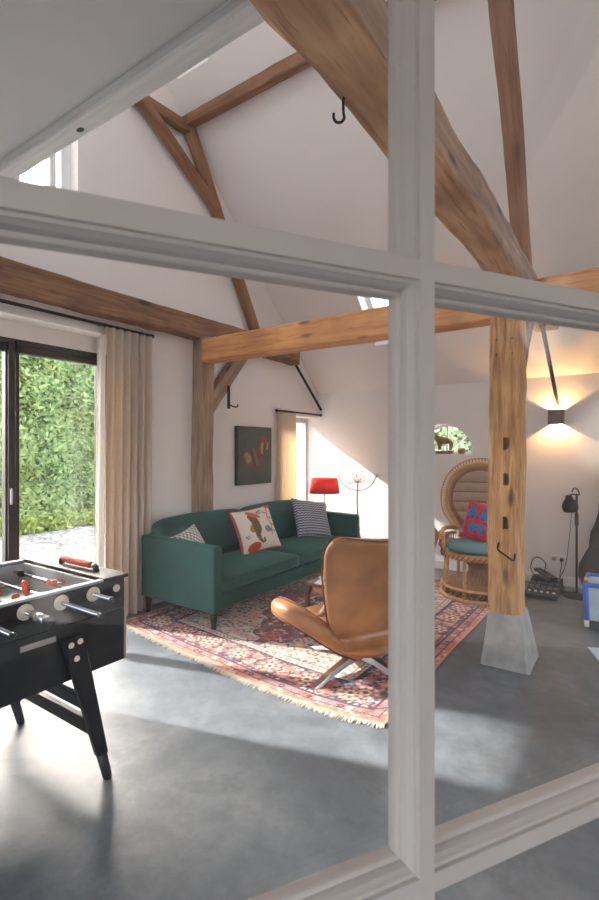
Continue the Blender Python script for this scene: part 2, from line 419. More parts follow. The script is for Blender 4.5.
# thin iron struts from the tie-beam ends to the end wall
def rod(label, p0, p1, r=.016):
    b = B().tube([p0, p1], r, 8); d = (V(p1) - V(p0)).normalized()
    b.lathe([(.001, 0), (r * 1.6, 0), (r * 1.6, .03), (r, .035)], 10, p0, d)
    return tag(b.build('iron_strut', IRON), label, 'strut', 'iron struts at the tie-beam ends', 'structure')
rod('dark iron strut from tie beam to corner by the small window', (-3.55, 4.94, 2.60), (-3.55, 5.69, 1.945))
rod('dark iron strut pointing down at the lit wall lamp', (-.66, 4.60, 2.47), (-.66, 5.62, 1.86), .018)

# the free-standing post with its mortises, and the cast plinth it stands on
po = timber('timber_post', (-.70, 3.455, .34), (-.70, 3.455, 2.50), .20, .19, OAKT, 'free-standing tan oak post with empty mortise slots', 'post', .015, 33, up=(0, 1, 0), step=.04)
cut = B()
for z in (1.44, 1.21, .93): cut.span(-.712, -.676, 3.25, 3.45, z - .04, z + .04)
for z in (2.12, 2.02):
    for x in (-.75, -.655): cut.box((x, 3.35, z), (.013, .12, .013))
cut = cut.build('mortise_cutter', OAKT)
md = po.modifiers.new('mortises', 'BOOLEAN'); md.object = cut; md.operation = 'DIFFERENCE'; md.solver = 'EXACT'
bpy.context.view_layer.update()
me = bpy.data.meshes.new_from_object(po.evaluated_get(bpy.context.evaluated_depsgraph_get()))
po.modifiers.clear(); po.data = me; bpy.data.objects.remove(cut)
rnd = random.Random(4)
def pl(u, v, k):
    q = (1 - v); a = .142 - .042 * v; c = .185 - .075 * v
    x = a * u[0]; y = c * u[1]
    return (-.70 + x + (.01 * q if u[0] > 0 else -.004), 3.50 - .03 * v + y, .345 * v)
b = B()
for v in (0, .33, .66, .96, 1):
    s_ = .97 if v == 1 else 1
    for u in ((-1, -.93), (-.93, -1), (.93, -1), (1, -.93), (1, .93), (.93, 1), (-.93, 1), (-1, .93)):
        x, y, z = pl(u, v, 0); b.v.append(V((-.70 + (x + .70) * s_ + rnd.uniform(-.002, .002), y + rnd.uniform(-.002, .002), z)))
for i in range(4):
    for q in range(8): b.f.append((i * 8 + q, i * 8 + (q + 1) % 8, (i + 1) * 8 + (q + 1) % 8, (i + 1) * 8 + q))
b.f.append(tuple(range(8))[::-1]); b.f.append(tuple(32 + q for q in range(8)))
tag(b.build('post_plinth', PLINTH), 'tapered grey concrete plinth under the free-standing post', 'plinth')

# iron hooks
def hook(pts, label, r=.008):
    return tag(B().tube(spline(pts, 22), r, 8).build('iron_hook', IRON, smooth=True), label, 'hook', 'iron hooks on the timbers')
hook([(-.752, 1.335, 2.51), (-.752, 1.335, 2.455), (-.750, 1.337, 2.435), (-.757, 1.33, 2.42), (-.769, 1.32, 2.42), (-.775, 1.315, 2.432), (-.775, 1.315, 2.446)], 'curved iron hook under the massive tie beam', .0045)
hook([(-.78, 1.98, 2.50), (-.80, 1.98, 2.46), (-.815, 1.98, 2.425), (-.80, 1.97, 2.40)], 'small iron hook under the tie beam beside the door muntin', .006)
hook([(-.735, 3.35, .80), (-.735, 3.32, .77), (-.72, 3.30, .755), (-.68, 3.30, .73), (-.64, 3.32, .70), (-.635, 3.34, .74)], 'bent iron hook low on the free-standing post', .006)
h_ = thing('iron_bracket', 'black iron bracket on the diagonal wall brace', 'bracket', (-3.50, 3.80, 1.85))
B().box((-3.495, 3.785, 1.95), (.012, .03, .24)).build('plate', IRON, h_, world=True)
B().tube(spline([(-3.49, 3.79, 1.87), (-3.45, 3.82, 1.85), (-3.43, 3.84, 1.85), (-3.42, 3.845, 1.875)], 8), .008, 6).build('prong', IRON, h_, world=True)

# ------------------------------------------------------------------ glazed garden doors in the gable wall
d1 = thing('door_1', 'dark brown framed double glass doors to the garden', 'glazed door', (-3.82, 1.82, 0), 0, None, 'structure')
def db(name, y0, y1, z0, z1, x0=-3.87, x1=-3.79, mat=DARKF, par=d1, ch=.006): return B().span(x0, x1, y0, y1, z0, z1, ch).build(name, mat, par, world=True)
db('frame_jamb', D1a, D1a + .05, 0, 2.225); db('frame_jamb', D1b - .055, D1b, 0, 2.225)
db('frame_head', D1a + .05, D1b - .055, 2.18, 2.225); db('threshold', D1a + .05, D1b - .055, 0, .03)
def leaf(y0, y1, fy):
    db('stile', y0, y0 + fy, .03, 2.18, -3.86, -3.80); db('stile', y1 - fy, y1, .03, 2.18, -3.86, -3.80)
    db('rail', y0 + fy, y1 - fy, 2.125, 2.18, -3.86, -3.80); db('rail', y0 + fy, y1 - fy, .03, .12, -3.86, -3.80)
    db('pane', y0 + fy, y1 - fy, .12, 2.125, -3.834, -3.828, GLASS, d1, 0)
leaf(1.09, 1.775, .04); leaf(1.775, 2.545, .06)
db('astragal', 1.745, 1.795, .03, 2.19, -3.80, -3.775)
db('hinge', 1.795, 1.815, 2.13, 2.21, -3.795, -3.77, IRON); db('handle', 1.752, 1.768, 1.0, 1.12, -3.78, -3.755, ALU)
tag(B().span(-3.80, XL, D1a, D1b, .0, .012).build('trim_1', PLINTH), 'grey stone sill inside the glazed doors', 'sill', kind='structure')

w2 = thing('window_2', 'small full-height window in the corner behind the sofa', 'window', (-3.83, 5.28, .12), 0, None, 'structure')
for y0, y1, z0, z1 in ((4.84, 4.90, .12, 1.84), (5.68, YE, .12, 1.84), (4.90, 5.68, 1.77, 1.84), (4.90, 5.68, .12, .2)):
    B().span(-3.86, -3.795, y0, y1, z0, z1, .005).build('frame_bar', plain('grey_window_frame', rgb(190, 190, 190), .4), w2, world=True)
B().span(-3.832, -3.826, 4.90, 5.68, .2, 1.77).build('pane', GLASS, w2, world=True)
w3 = thing('window_3', 'white framed window high in the gable above the tie beam', 'window', (-3.72, 1.82, 3.2), 0, None, 'structure')
for y0, y1, z0, z1 in ((1.72, 1.80, 3.2, 4.15), (2.11, 2.19, 3.2, 4.15), (1.80, 2.11, 4.07, 4.15), (1.80, 2.11, 3.2, 3.28), (2.02, 2.07, 3.28, 4.07)):
    B().span(-3.80, -3.72, y0, y1, z0, z1, .005).build('frame_bar', WP, w3, world=True)
B().span(-3.765, -3.76, 1.80, 2.11, 3.28, 4.07).build('pane', GLASS, w3, world=True)

# half-round window in the end wall
w4 = thing('window_4', 'half-round fan window in the end wall', 'window', (AX, YE + .22, AZ), 0, None, 'structure')
def arc(r, n=28): return [(AX + r * cos(pi * i / n), AZ + r * sin(pi * i / n)) for i in range(n + 1)]
b = B(); o_, i_ = arc(AR), arc(AR - .022)
for k in range(28): b.prism([o_[k], o_[k + 1], i_[k + 1], i_[k]], (YE + .2, YE + .25), lambda a, z, d: (a, d, z))
b.build('frame', WP, w4, world=True)
B().span(AX - AR, AX + AR, YE + .2, YE + .25, AZ, AZ + .025).build('frame_bar', WP, w4, world=True)
for an in (45, 90, 135):
    B().box((AX + .19 * cos(rad(an)), YE + .225, AZ + .19 * sin(rad(an))), (.3, .03, .013), (0, -rad(an), 0)).build('glazing_bar', WP, w4, world=True)
b = B(); b.prism(arc(AR - .02), (YE + .223, YE + .228), lambda a, z, d: (a, d, z)); b.build('pane', GLASS, w4, world=True)

# ------------------------------------------------------------------ the glazed inner door the photograph looks through
DA = rad(58.5)
fd = thing('door_2', 'cream painted inner door leaf with glass panes, nearest the camera', 'door', (-.165, .453, 0), DA, None, 'structure')
prof = [(0, 0), (.0002, .0045), (.0035, .005), (.0045, .008), (.0065, .0115), (.0075, .016), (.0078, .0195), (.0100, .020), (.0116, .0212), (.0122, .0235), (.0124, .0260)]
def bar_section(hw):
    r = [(hw + a, d) for a, d in prof]; full = r + [(hw + .0124, .034), (hw + .004, .042), (hw, .046)]
    return [(-a, d) for a, d in reversed(full)] + full
def vbar(name, x, hw, z0, z1):
    sec = bar_section(hw)
    B().prism(sec, (z0, z1), lambda a, d, z: (x + a, d - .0002, z)).build(name, DOORP, fd)
def hbar(name, z, hh, x0, x1):
    B().prism(bar_section(hh), (x0, x1), lambda a, d, q: (q, d, z + a)).build(name, DOORP, fd)
vbar('muntin', .0012, .0088, .18, 2.2)
vbar('stile', -.46, .06, .01, 2.26); vbar('stile', .46, .06, .01, 2.26)
ZB = (.397, .984, 1.571)
for z in ZB: hbar('muntin', z, .0093, -.42, .42)
hbar('rail', 2.21, .05, -.42, .42); hbar('rail', .11, .10, -.42, .42)
zs = [.21, *ZB, 2.16]
for z0, z1 in zip(zs, zs[1:]):
    for x0, x1 in ((-.405, -.012), (.012, .405)):
        B().span(x0, x1, .0285, .0325, z0 + .008, z1 - .008).build('pane', CGLASS, fd)
B().tube([(-.47, -.005, 1.05), (-.47, -.055, 1.05), (-.40, -.06, 1.05)], .009, 8).build('handle', ALU, fd, smooth=True)
tag(B().span(.11, .21, .86, .98, 0, 2.80).build('trim_2', DOORP), 'cream painted jamb post of the inner door', 'jamb', kind='structure')

# ------------------------------------------------------------------ outdoors
def gravel():
    n = NT('pale_gravel'); v = n.coords(); vo = n.n('ShaderNodeTexVoronoi'); vo.inputs['Scale'].default_value = 20; n.l(v, vo.inputs['Vector'])
    c = n.ramp(vo.outputs['Color'], [(.15, rgb(104, 100, 95)), (.85, rgb(206, 202, 196))]); n.l(c, n.b.inputs['Base Color']); n.set(Roughness=.95)
    n.bump(vo.outputs['Distance'], .8, .03); MATS['gravel'] = n.m; return n.m
tag(B().span(-30, XL - TH - .01, -25, 30, -.3, -.04).build('ground_gravel', gravel()), 'pale gravel yard outside the glazed doors', 'ground', kind='structure')
tag(B().span(XL - TH, 25, YE + TH + .01, 30, -.3, -.05).build('ground_yard', MATS['pale_gravel'] if 'pale_gravel' in MATS else MATS['gravel']), 'gravel ground beyond the end wall', 'ground', kind='structure')

def leafy(name, c1, c2, c3):
    n = NT(name); gi = n.n('ShaderNodeNewGeometry'); v = n.coords(); f = n.noise(v, 1.6, 3)
    c = n.ramp(gi.outputs['Random Per Island'], [(.1, c1), (.5, c2), (.95, c3)])
    c = n.mix(n.ramp(f, [(.4, (0, 0, 0)), (.7, (.7, .7, .7))]), c, c3)
    n.l(c, n.b.inputs['Base Color']); n.set(Roughness=.6)
    tl = n.n('ShaderNodeBsdfTranslucent'); n.l(c, tl.inputs[0]); mx = n.n('ShaderNodeMixShader'); mx.inputs[0].default_value = .35
    n.l(n.b.outputs[0], mx.inputs[1]); n.l(tl.outputs[0], mx.inputs[2]); n.l(mx.outputs[0], n.out.inputs[0])
    MATS[name] = n.m; return n.m
LEAF = leafy('conifer_green', rgb(58, 92, 52), rgb(112, 146, 86), rgb(164, 186, 122))
CORE = plain('hedge_core', rgb(58, 84, 46), .9, var=.3)
def leaf_cloud(rnd, n, pos, size, spread=.5):
    b = B()
    for _ in range(n):
        p, nrm = pos(rnd); nrm = (V(nrm) + V((rnd.gauss(0, spread), rnd.gauss(0, spread), rnd.gauss(0, spread)))).normalized()
        t = nrm.cross(V((rnd.gauss(0, 1), rnd.gauss(0, 1), rnd.gauss(0, 1)))).normalized(); u = nrm.cross(t)
        s = size * rnd.uniform(.6, 1.4); o = len(b.v)
        b.v += [p - t * s, p + u * s * .38, p + t * s, p - u * s * .38]; b.f.append((o, o + 1, o + 2, o + 3))
    return b
def hedge_face(y, z): return .45 * mnoise.noise(V((y * 1.1, z * .9, 3))) + .22 * mnoise.noise(V((y * 3.3, z * 3, 9))) - .09 * max(0, z - 2.6) ** 2
tr = thing('yard_tree', 'tall broad tree in the yard away from the hedge', 'tree', (-11.5, .2, -.04))  # added out of view to keep direct sun off the gable window
B().tube(spline([(-11.5, .2, -.04), (-11.4, .3, 2.5), (-11.5, .2, 5.5), (-11.4, .1, 8)], 12), [.3, .26, .24, .22, .21, .2, .19, .18, .16, .14, .12, .1, .08], 10).build('trunk', OAKL, tr, world=True)
b = B(); rnd = random.Random(21)
for cx, cy, cz, r in ((-11.5, .2, 8.6, 1.9), (-11.2, -1.2, 8.4, 1.5), (-11.6, 1.6, 8.5, 1.5), (-11.5, .3, 10.1, 1.5)):
    b.lathe([(.01, -r)] + [(r * sin(pi * k / 8) * .9, -r * cos(pi * k / 8)) for k in range(1, 8)] + [(.01, r)], 14, (cx, cy, cz))
for q in b.v: q += V((mnoise.noise(q * .9), mnoise.noise(q * .9 + V((5, 0, 0))), mnoise.noise(q * .9 + V((0, 7, 0))))) * .4
b.build('crown', CORE, tr, world=True)
hg = thing('conifer_hedge', 'tall green conifer hedge across the gravel yard', 'hedge', (-9.6, 6, -.04), 0, None, 'stuff')
rnd = random.Random(2)
def hp(r):
    y, z = r.uniform(2.2, 10.5), r.uniform(0, 1) ** .9 * 4.0
    return V((-9.15 + hedge_face(y, z) - abs(r.gauss(0, .10)), y, z)), (1, 0, .5)
o = leaf_cloud(rnd, 46000, hp, .062).build('foliage', LEAF, hg, world=True, fix=False); o['kind'] = 'stuff'
B().grid(lambda a, c: (-9.35 + hedge_face(2.2 + a * 8.3, c * 3.9), 2.2 + a * 8.3, c * 3.9), 60, 34).span(-11, -9.9, 2.2, 10.5, -.04, 3.75).build('branch_mass', CORE, hg, world=True)
def gp(r):
    y = r.uniform(2.5, 10); return V((-8.75 + .25 * mnoise.noise(V((y * 2, 0, 0))) + r.gauss(0, .14), y, abs(r.gauss(0, .09)))), (.3, .2, .1)
o = leaf_cloud(rnd, 5200, gp, .07, .9).build('weeds', leafy('weed_green', rgb(96, 120, 50), rgb(138, 158, 76), rgb(170, 184, 104)), hg, world=True, fix=False); o['kind'] = 'stuff'
h2 = thing('garden_shrub', 'pale green shrubs seen through the half-round window', 'shrub', (-3, 9.4, -.05), 0, None, 'stuff')
def sp(r):
    x, z = r.uniform(-7, .5), r.uniform(0, 2.5)
    return V((x, 8.9 + .4 * mnoise.noise(V((x * 1.2, z, 5))) + abs(r.gauss(0, .12)), z - .05 + .3 * mnoise.noise(V((x, 1, 1))))), (0, -1, .4)
o = leaf_cloud(rnd, 9000, sp, .075).build('foliage', leafy('shrub_green', rgb(96, 128, 84), rgb(140, 166, 120), rgb(190, 204, 168)), h2, world=True, fix=False); o['kind'] = 'stuff'
B().grid(lambda a, c: (-7 + a * 7.5, 9.15 + .4 * mnoise.noise(V(((-7 + a * 7.5) * 1.2, c * 2.3, 5))), -.05 + c * 2.3), 40, 16).build('branch_mass', CORE, h2, world=True)
#OBJECTS_BELOW
# ------------------------------------------------------------------ rug
FRONT = [(-3.45, 2.455), (-3.0, 2.385), (-2.6, 2.335), (-2.3, 2.305), (-1.9, 2.255), (-1.53, 2.24), (-1.285, 2.25), (-1.03, 2.295)]
RX0, RX1, RY1 = -3.45, -1.05, 5.25
SAL, NAV, CRM, BRK, BLU, ORG, DKR = rgb(198, 112, 92), rgb(44, 42, 66), rgb(222, 200, 176), rgb(146, 62, 54), rgb(110, 132, 150), rgb(196, 120, 70), rgb(92, 42, 44)
def motif(x, y, ground, pal, cell, salt):
    i, j = math.floor(x / cell), math.floor(y / cell); fx, fy = x / cell - i - .5, y / cell - j - .5
    h = hsh(i, j, salt); k = pal[int(hsh(i, j, salt + 3) * len(pal))]
    if h < .25: inside = abs(fx) + abs(fy) < .42
    elif h < .5: inside = (fx * fx + fy * fy) < .15 and not (fx * fx + fy * fy) < .02
    elif h < .75: inside = abs(fx - fy) < .16 or abs(fx + fy) < .1
    else: inside = abs(fy - .3 * sin(fx * 6)) < .16
    return k if inside else ground
def rugcol(u, v, W, L):
    a, c = min(u, W - u), min(v, L - v); d = min(a, c)
    along = v if a < c else u; mid = (L if a < c else W) / 2; s = abs(along - mid)
    if d < .045: return motif(s, d, SAL, [BRK, CRM, ORG], .03, 1) if d > .012 else rgb(214, 140, 120)
    if d < .055: return NAV
    if d < .105: return motif(s, d, SAL, [CRM, NAV, BRK, BLU], .05, 2)
    if d < .117: return NAV
    if d < .345:
        e = d - .231; t = (s + .15) % .30 - .15; r = sqrt(e * e + t * t); an = atan2(e, t)
        r2 = r / (1 + .12 * cos(8 * an))
        if r2 < .018: return NAV
        if r2 < .034: return CRM
        if r2 < .052: return ORG if cos(8 * an) > 0 else BRK
        if r2 < .068: return CRM if cos(8 * an) > -.2 else NAV
        if r2 < .082: return SAL
        t2 = (s) % .30 - .15; q = abs(e - .07 * sin(s / .30 * 2 * pi))
        if q < .010: return SAL
        if abs(t2) < .05 and abs(abs(e) - .055) < .03 and (abs(t2) + abs(abs(e) - .055)) < .055: return motif(t2 + .4, e + .5, SAL, [CRM, BLU, ORG], .025, 5)
        return motif(s, d, NAV, [SAL, SAL, CRM, BRK, BLU], .048, 7)
    if d < .357: return NAV
    if d < .405: return motif(s, d, CRM, [BRK, NAV, SAL], .04, 9)
    if d < .417: return NAV
    x, y = abs(u - W / 2), abs(v - L / 2)
    m = x / .50 + y / .85 + .05 * sin(y * 34) + .05 * sin(x * 30)
    if m < .26: return motif(x, y, SAL, [NAV, CRM, ORG], .055, 11)
    if m < .30: return CRM
    if m < .66: return motif(x, y, NAV, [SAL, BRK, CRM, BLU, BRK], .06, 12)
    if m < .70: return CRM
    if m < 1.28: return motif(x, y, BRK, [NAV, CRM, SAL, BLU, DKR], .065, 13)
    if m < 1.32: return NAV
    return motif(x, y, rgb(206, 176, 152), [SAL, BLU, BRK, NAV, CRM], .06, 15)
rg = thing('persian_rug', 'large red and navy patterned oriental rug with fringed edge', 'rug', (-2.25, 3.8, 0))
nu, nv = 270, 330; b = B(); cols_ = []
for i in range(nu + 1):
    x = RX0 + (RX1 - RX0) * i / nu; yf = interp(FRONT, x)
    for j in range(nv + 1):
        y = yf + (RY1 - yf) * j / nv
        b.v.append(V((x + .012 * mnoise.noise(V((y * 1.3, 4, 0))), y, .009 + .003 * mnoise.noise(V((x * 3, y * 3, 0))))))
        cols_.append(rugcol(x - RX0, (RY1 - 2.3) * j / nv, RX1 - RX0, RY1 - 2.3))
for i in range(nu):
    for j in range(nv):
        a = i * (nv + 1) + j; b.f.append((a, a + nv + 1, a + nv + 2, a + 1))
o = b.build('pile', attr_mat('rug_wool', .95, .3, 260, .2), rg, world=True, cols=cols_, smooth=True, fix=False)
b = B(); rnd = random.Random(6)
for i in range(420):
    x = RX0 + (RX1 - RX0) * (i + rnd.random() * .6) / 420; y = interp(FRONT, x); L = .038 * rnd.uniform(.6, 1.25); dx = rnd.gauss(0, .006)
    b.tube([(x, y + .004, .008), (x + dx * .5, y - L * .5, .007), (x + dx, y - L, .003)], [.0032, .003, .0022], 4)
b.box((-2.25, 2.2, -.5), (.001, .001, .001))
o = b.build('fringe', plain('cream_fringe', rgb(240, 230, 214), .95), rg, world=True); o['kind'] = 'stuff'

# ------------------------------------------------------------------ velvet sofa
def velvet():
    n = NT('green_velvet'); v = n.coords(); f = n.noise(v, 3.5, 4, .55, .6); g = n.noise(v, 500, 2)
    c = n.ramp(f, [(.3, rgb(5, 60, 54)), (.7, rgb(10, 80, 71))]); n.l(c, n.b.inputs['Base Color']); n.set(Roughness=.75)
    n.b.inputs['Sheen Weight'].default_value = .3; n.b.inputs['Sheen Roughness'].default_value = .4; n.b.inputs['Sheen Tint'].default_value = c4(rgb(120, 214, 186))
    MATS['velvet'] = n.m; return n.m
VEL = velvet()
def soft_box(b, x0, x1, y0, y1, z0, z1, r=.03, puff=.015):
    """rounded, slightly swollen cushion block"""
    bm = bmesh.new(); bmesh.ops.create_cube(bm, size=1)
    bmesh.ops.subdivide_edges(bm, edges=list(bm.edges), cuts=9, use_grid_fill=True)
    sx, sy, sz = x1 - x0, y1 - y0, z1 - z0; o = len(b.v); bm.verts.index_update()
    for q in bm.verts:
        p = q.co.copy(); d = V((p.x * sx, p.y * sy, p.z * sz))
        c = V((max(-sx / 2 + r, min(sx / 2 - r, d.x)), max(-sy / 2 + r, min(sy / 2 - r, d.y)), max(-sz / 2 + r, min(sz / 2 - r, d.z))))
        e = d - c
        if e.length > 1e-6: d = c + e.normalized() * min(r, e.length if e.length < r else r)
        k = (1 - (2 * p.x) ** 2) * (1 - (2 * p.y) ** 2); d.z += puff * k * (1 if p.z > 0 else 0)
        k2 = (1 - (2 * p.y) ** 2) * (1 - (2 * p.z) ** 2); d.x += puff * .7 * k2 * (1 if p.x > 0 else -1 if p.x < 0 else 0) * min(1, abs(p.x) * 2)
        b.v.append(d + V(((x0 + x1) / 2, (y0 + y1) / 2, (z0 + z1) / 2)))
    b.f += [tuple(q.index + o for q in f.verts) for f in bm.faces]; bm.free(); return b
so = thing('sofa', 'long emerald green velvet sofa on thin dark legs', 'sofa', (-3.13, 3.93, 0))
Y0, Y1 = 2.70, 5.08
B().span(-3.50, -2.68, Y0 + .09, Y1 - .09, .15, .275, .015).build('seat_frame', VEL, so, world=True, smooth=True)
B().span(-3.51, -3.42, Y0 + .07, Y1 - .07, .15, .68, .02).build('back_frame', VEL, so, world=True, smooth=True)
for y0, y1 in ((Y0, Y0 + .09), (Y1 - .09, Y1)):
    b = B(); bm = bmesh.new()
    poly = [(-3.51, .15), (-2.645, .145), (-2.64, .63), (-2.66, .655), (-3.49, .675), (-3.51, .66)]
    b.prism(poly, (y0, y1), lambda a, z, d: (a, d, z)); ar = b.build('arm', VEL, so, world=True)
    md = ar.modifiers.new('soft_edges', 'BEVEL'); md.width = .016; md.segments = 3
YM = (Y0 + Y1) / 2
for y0, y1 in ((Y0 + .095, YM - .003), (YM + .003, Y1 - .095)):
    cu = soft_box(B(), -3.31, -2.65, y0, y1, .275, .405, .04, .02).build('seat_cushion', VEL, so, world=True, smooth=True)
    for z in (.295, .388): B().tube([(-2.652, y0 + .05, z), (-2.642, (y0 + y1) / 2, z), (-2.652, y1 - .05, z)], .004, 5).build('piping', VEL, cu, world=False, loc=tuple(-V(so.location)))
    bk = B(); soft_box(bk, -3.45, -3.25, y0 - .03, y1 + .01, .40, .785, .07, .03)
    for q in bk.v: q.x -= (q.z - .40) * .15
    bk.build('back_cushion', VEL, so, world=True, smooth=True)
DL = plain('dark_walnut', rgb(44, 30, 26), .5)
for x, y in ((-2.70, Y0 + .055), (-3.48, Y0 + .055), (-2.70, Y1 - .06), (-3.48, Y1 - .06)):
    B().prism([(-.018, -.018), (.018, -.018), (.018, .018), (-.018, .018)], (0, .16), lambda a, c, d: (x + a * (.7 + d * 3), y + c * (.7 + d * 3), d)).build('leg', DL, so, world=True)

# scatter cushions
def pillow(name, label, size, T, loc, rot, colfn, mat, n=56, edge=None, cat='cushion', group=None):
    b = B(); cols_ = []; W, H = size
    def shape(u, v, sgn):
        px, py = 2 * u - 1, 2 * v - 1
        k = max(0, (1 - abs(px) ** 3) * (1 - abs(py) ** 3)) ** .55
        pin = 1 - .07 * (1 - px * px) * py * py * 0
        x = px * W / 2 * (1 - .075 * (1 - py * py)); y = py * H / 2 * (1 - .075 * (1 - px * px))
        wr = .006 * mnoise.noise(V((x * 14, y * 14, sgn * 3 + W * 50)))
        return V((x, y, sgn * (T / 2 * k + wr * k)))
    for sgn in (1, -1):
        o = len(b.v)
        for i in range(n + 1):
            for j in range(n + 1):
                b.v.append(shape(i / n, j / n, sgn)); cols_.append(colfn(i / n, j / n, sgn))
        for i in range(n):
            for j in range(n):
                a = o + i * (n + 1) + j; f = (a, a + n + 1, a + n + 2, a + 1); b.f.append(f if sgn > 0 else f[::-1])
    o = b.build(name, mat, None, smooth=True, cols=cols_, loc=loc, rot=rot, fix=False)
    if edge:
        pts = []
        for k in range(4):
            for i in range(14):
                t = i / 14; uv = ((t, 0), (1, t), (1 - t, 1), (0, 1 - t))[k]; pts.append(shape(*uv, 1))
        B().tube(pts, .006, 6, True).build('piping', edge, o, smooth=True)
    return tag(o, label, cat, group)
FAB = attr_mat('printed_fabric', .9, .25, 420, .15)
def inell(u, v, cx, cy, rx, ry, a=0):
    x, y = u - cx, v - cy; ca, sa = cos(a), sin(a); return ((x * ca + y * sa) / rx) ** 2 + ((-x * sa + y * ca) / ry) ** 2 < 1
def seg(u, v, pts, r):
    for (ax, ay, ra), (bx, by, rb) in zip(pts, pts[1:]):
        dx, dy = bx - ax, by - ay; t = max(0, min(1, ((u - ax) * dx + (v - ay) * dy) / (dx * dx + dy * dy + 1e-9)))
        if (u - ax - t * dx) ** 2 + (v - ay - t * dy) ** 2 < (ra + (rb - ra) * t) ** 2: return True
    return False
def seahorse(u, v, s):
    if s < 0: return rgb(206, 96, 70)
    c = rgb(230, 218, 204)
    if seg(u, v, [(.88, .98, .02), (.80, .72, .014), (.86, .5, .012), (.80, .3, .01)], 0) or seg(u, v, [(.80, .72, .012), (.93, .66, .016)], 0) or seg(u, v, [(.84, .55, .012), (.95, .5, .014)], 0) or seg(u, v, [(.82, .8, .012), (.72, .86, .02)], 0) or seg(u, v, [(.81, .4, .01), (.93, .36, .014)], 0): c = rgb(190, 104, 100)
    if u > .86 and v > .86 and (u + v) > 1.84: c = rgb(200, 92, 72)
    if inell(u, v, .62, .88, .11, .05, .2): c = rgb(146, 140, 170) if hsh(int(u * 40), int(v * 40), 1) > .35 else rgb(214, 206, 212)
    if inell(u, v, .72, .44, .085, .08) or inell(u, v, .80, .40, .06, .025, .5): c = rgb(128, 134, 150)
    if inell(u, v, .28, .10, .17, .10, .1): c = rgb(196, 74, 52)
    if inell(u, v, .16, .35, .06, .05): c = rgb(150, 104, 110) if hsh(int(u * 50), int(v * 50), 2) > .5 else c
    if inell(u, v, .33, .52, .07, .10, -.3): c = rgb(170, 132, 54)
    if seg(u, v, [(.36, .80, .07), (.44, .66, .10), (.46, .50, .10), (.42, .36, .065), (.44, .26, .045), (.50, .17, .032), (.56, .18, .026), (.56, .25, .02)], 0):
        c = rgb(126, 98, 46) if math.sin((u * .5 + v) * 90) > -.2 else rgb(84, 66, 40)
    if seg(u, v, [(.34, .90, .05), (.44, .84, .065), (.58, .76, .028)], 0): c = rgb(206, 104, 50)
    if inell(u, v, .43, .86, .014, .014): c = rgb(40, 30, 26)
    if u < .03 or v < .02: c = rgb(196, 84, 62)
    return c
def lean(facing, tilt, roll=0):
    """cushion standing on its edge: its printed +Z side turned to heading `facing` and tipped back by `tilt`"""
    z = V((cos(facing) * cos(tilt), sin(facing) * cos(tilt), sin(tilt))); x = V((-sin(facing), cos(facing), 0)); y = z.cross(x)
    m = Matrix((x, y, z)).transposed() @ Matrix.Rotation(roll, 3, 'Z'); return m.to_euler()
pillow('seahorse_cushion', 'white cushion printed with a brown and orange seahorse', (.46, .44), .15, (-3.06, 3.70, .62), lean(rad(-18), rad(24), rad(6)), seahorse, FAB, 96, plain('red_piping', rgb(190, 76, 56), .8))
def zigzag(u, v, s):
    x, y = u * 22, v * 15; k = (y + .5 * abs((x % 2) - 1)) % 1
    return rgb(206, 206, 210) if k < .42 and (int(x) % 2 or k > .1) else rgb(62, 66, 84)
pillow('zigzag_cushion', 'grey and white zigzag patterned cushion at the lamp end of the sofa', (.50, .46), .16, (-3.05, 4.68, .62), lean(rad(-14), rad(28), rad(-10)), zigzag, FAB, 110)
def dash(u, v, s):
    x, y = u * 16, v * 16; k = hsh(int(x), int(y), 4)
    return rgb(38, 40, 50) if (int(x) + int(y)) % 2 and ((x % 1) + (y % 1) * .3) % 1 < .6 else rgb(222, 220, 218)
pillow('dash_cushion', 'small white cushion with black dashes behind the sofa arm', (.40, .40), .14, (-3.17, 2.97, .525), lean(rad(10), rad(26), rad(10)), dash, FAB, 64)

# ------------------------------------------------------------------ curtains and rods
LIN = translucent_mat('beige_linen', rgb(206, 196, 184), rgb(214, 176, 128), .24)
LINW = translucent_mat('white_lining', rgb(236, 230, 222), rgb(236, 226, 210), .4)
def curtain(name, label, y0t, y1t, y0b, y1b, x, z1, z0, folds, amp, mat, seed, parent=None, puddle=.05, dx=0):
    rnd = random.Random(seed); ph = [rnd.uniform(0, 6.28) for _ in range(4)]
    def f(a, c):
        t = c ** 1.3; am = amp * (.45 + .55 * t)
        q = a + .012 * sin(a * 21 + ph[3]) * t
        y = (y0t + (y1t - y0t) * q) * (1 - t) + (y0b + (y1b - y0b) * q) * t + .012 * sin(2 * pi * folds * a * .5 + ph[2]) * t
        w = sin(2 * pi * folds * a + ph[0]) + .35 * sin(2 * pi * folds * 2 * a + ph[1] + 2 * t) * (1 - .5 * t) + .45 * t * sin(2 * pi * folds * .5 * a + ph[2])
        xx = x + dx + am * w + (.06 * smoothstep(.93, 1, c) * (1 + .5 * sin(a * 9 + ph[1])) if puddle else 0)
        return (xx, y, z1 + (z0 - z1) * c)
    o = B().grid(f, int(folds * 14), 44).build(name, mat, parent, smooth=True, fix=False)
    return o
c1 = curtain('curtain', '', 2.385, 2.84, 2.345, 2.80, -3.555, 2.405, .006, 6, .047, LIN, 3, None, 0)
tag(c1, 'tall beige linen curtain beside the glazed doors', 'curtain', 'beige curtains')
B().grid(lambda a, c: (-3.76 + .19 * a + .01 * sin(a * 14), 2.455 - .075 * a - .03 * c + .018 * sin(a * 20 + c), 2.335 - 2.32 * c), 24, 20).build('lining', LINW, c1, smooth=True, fix=False)
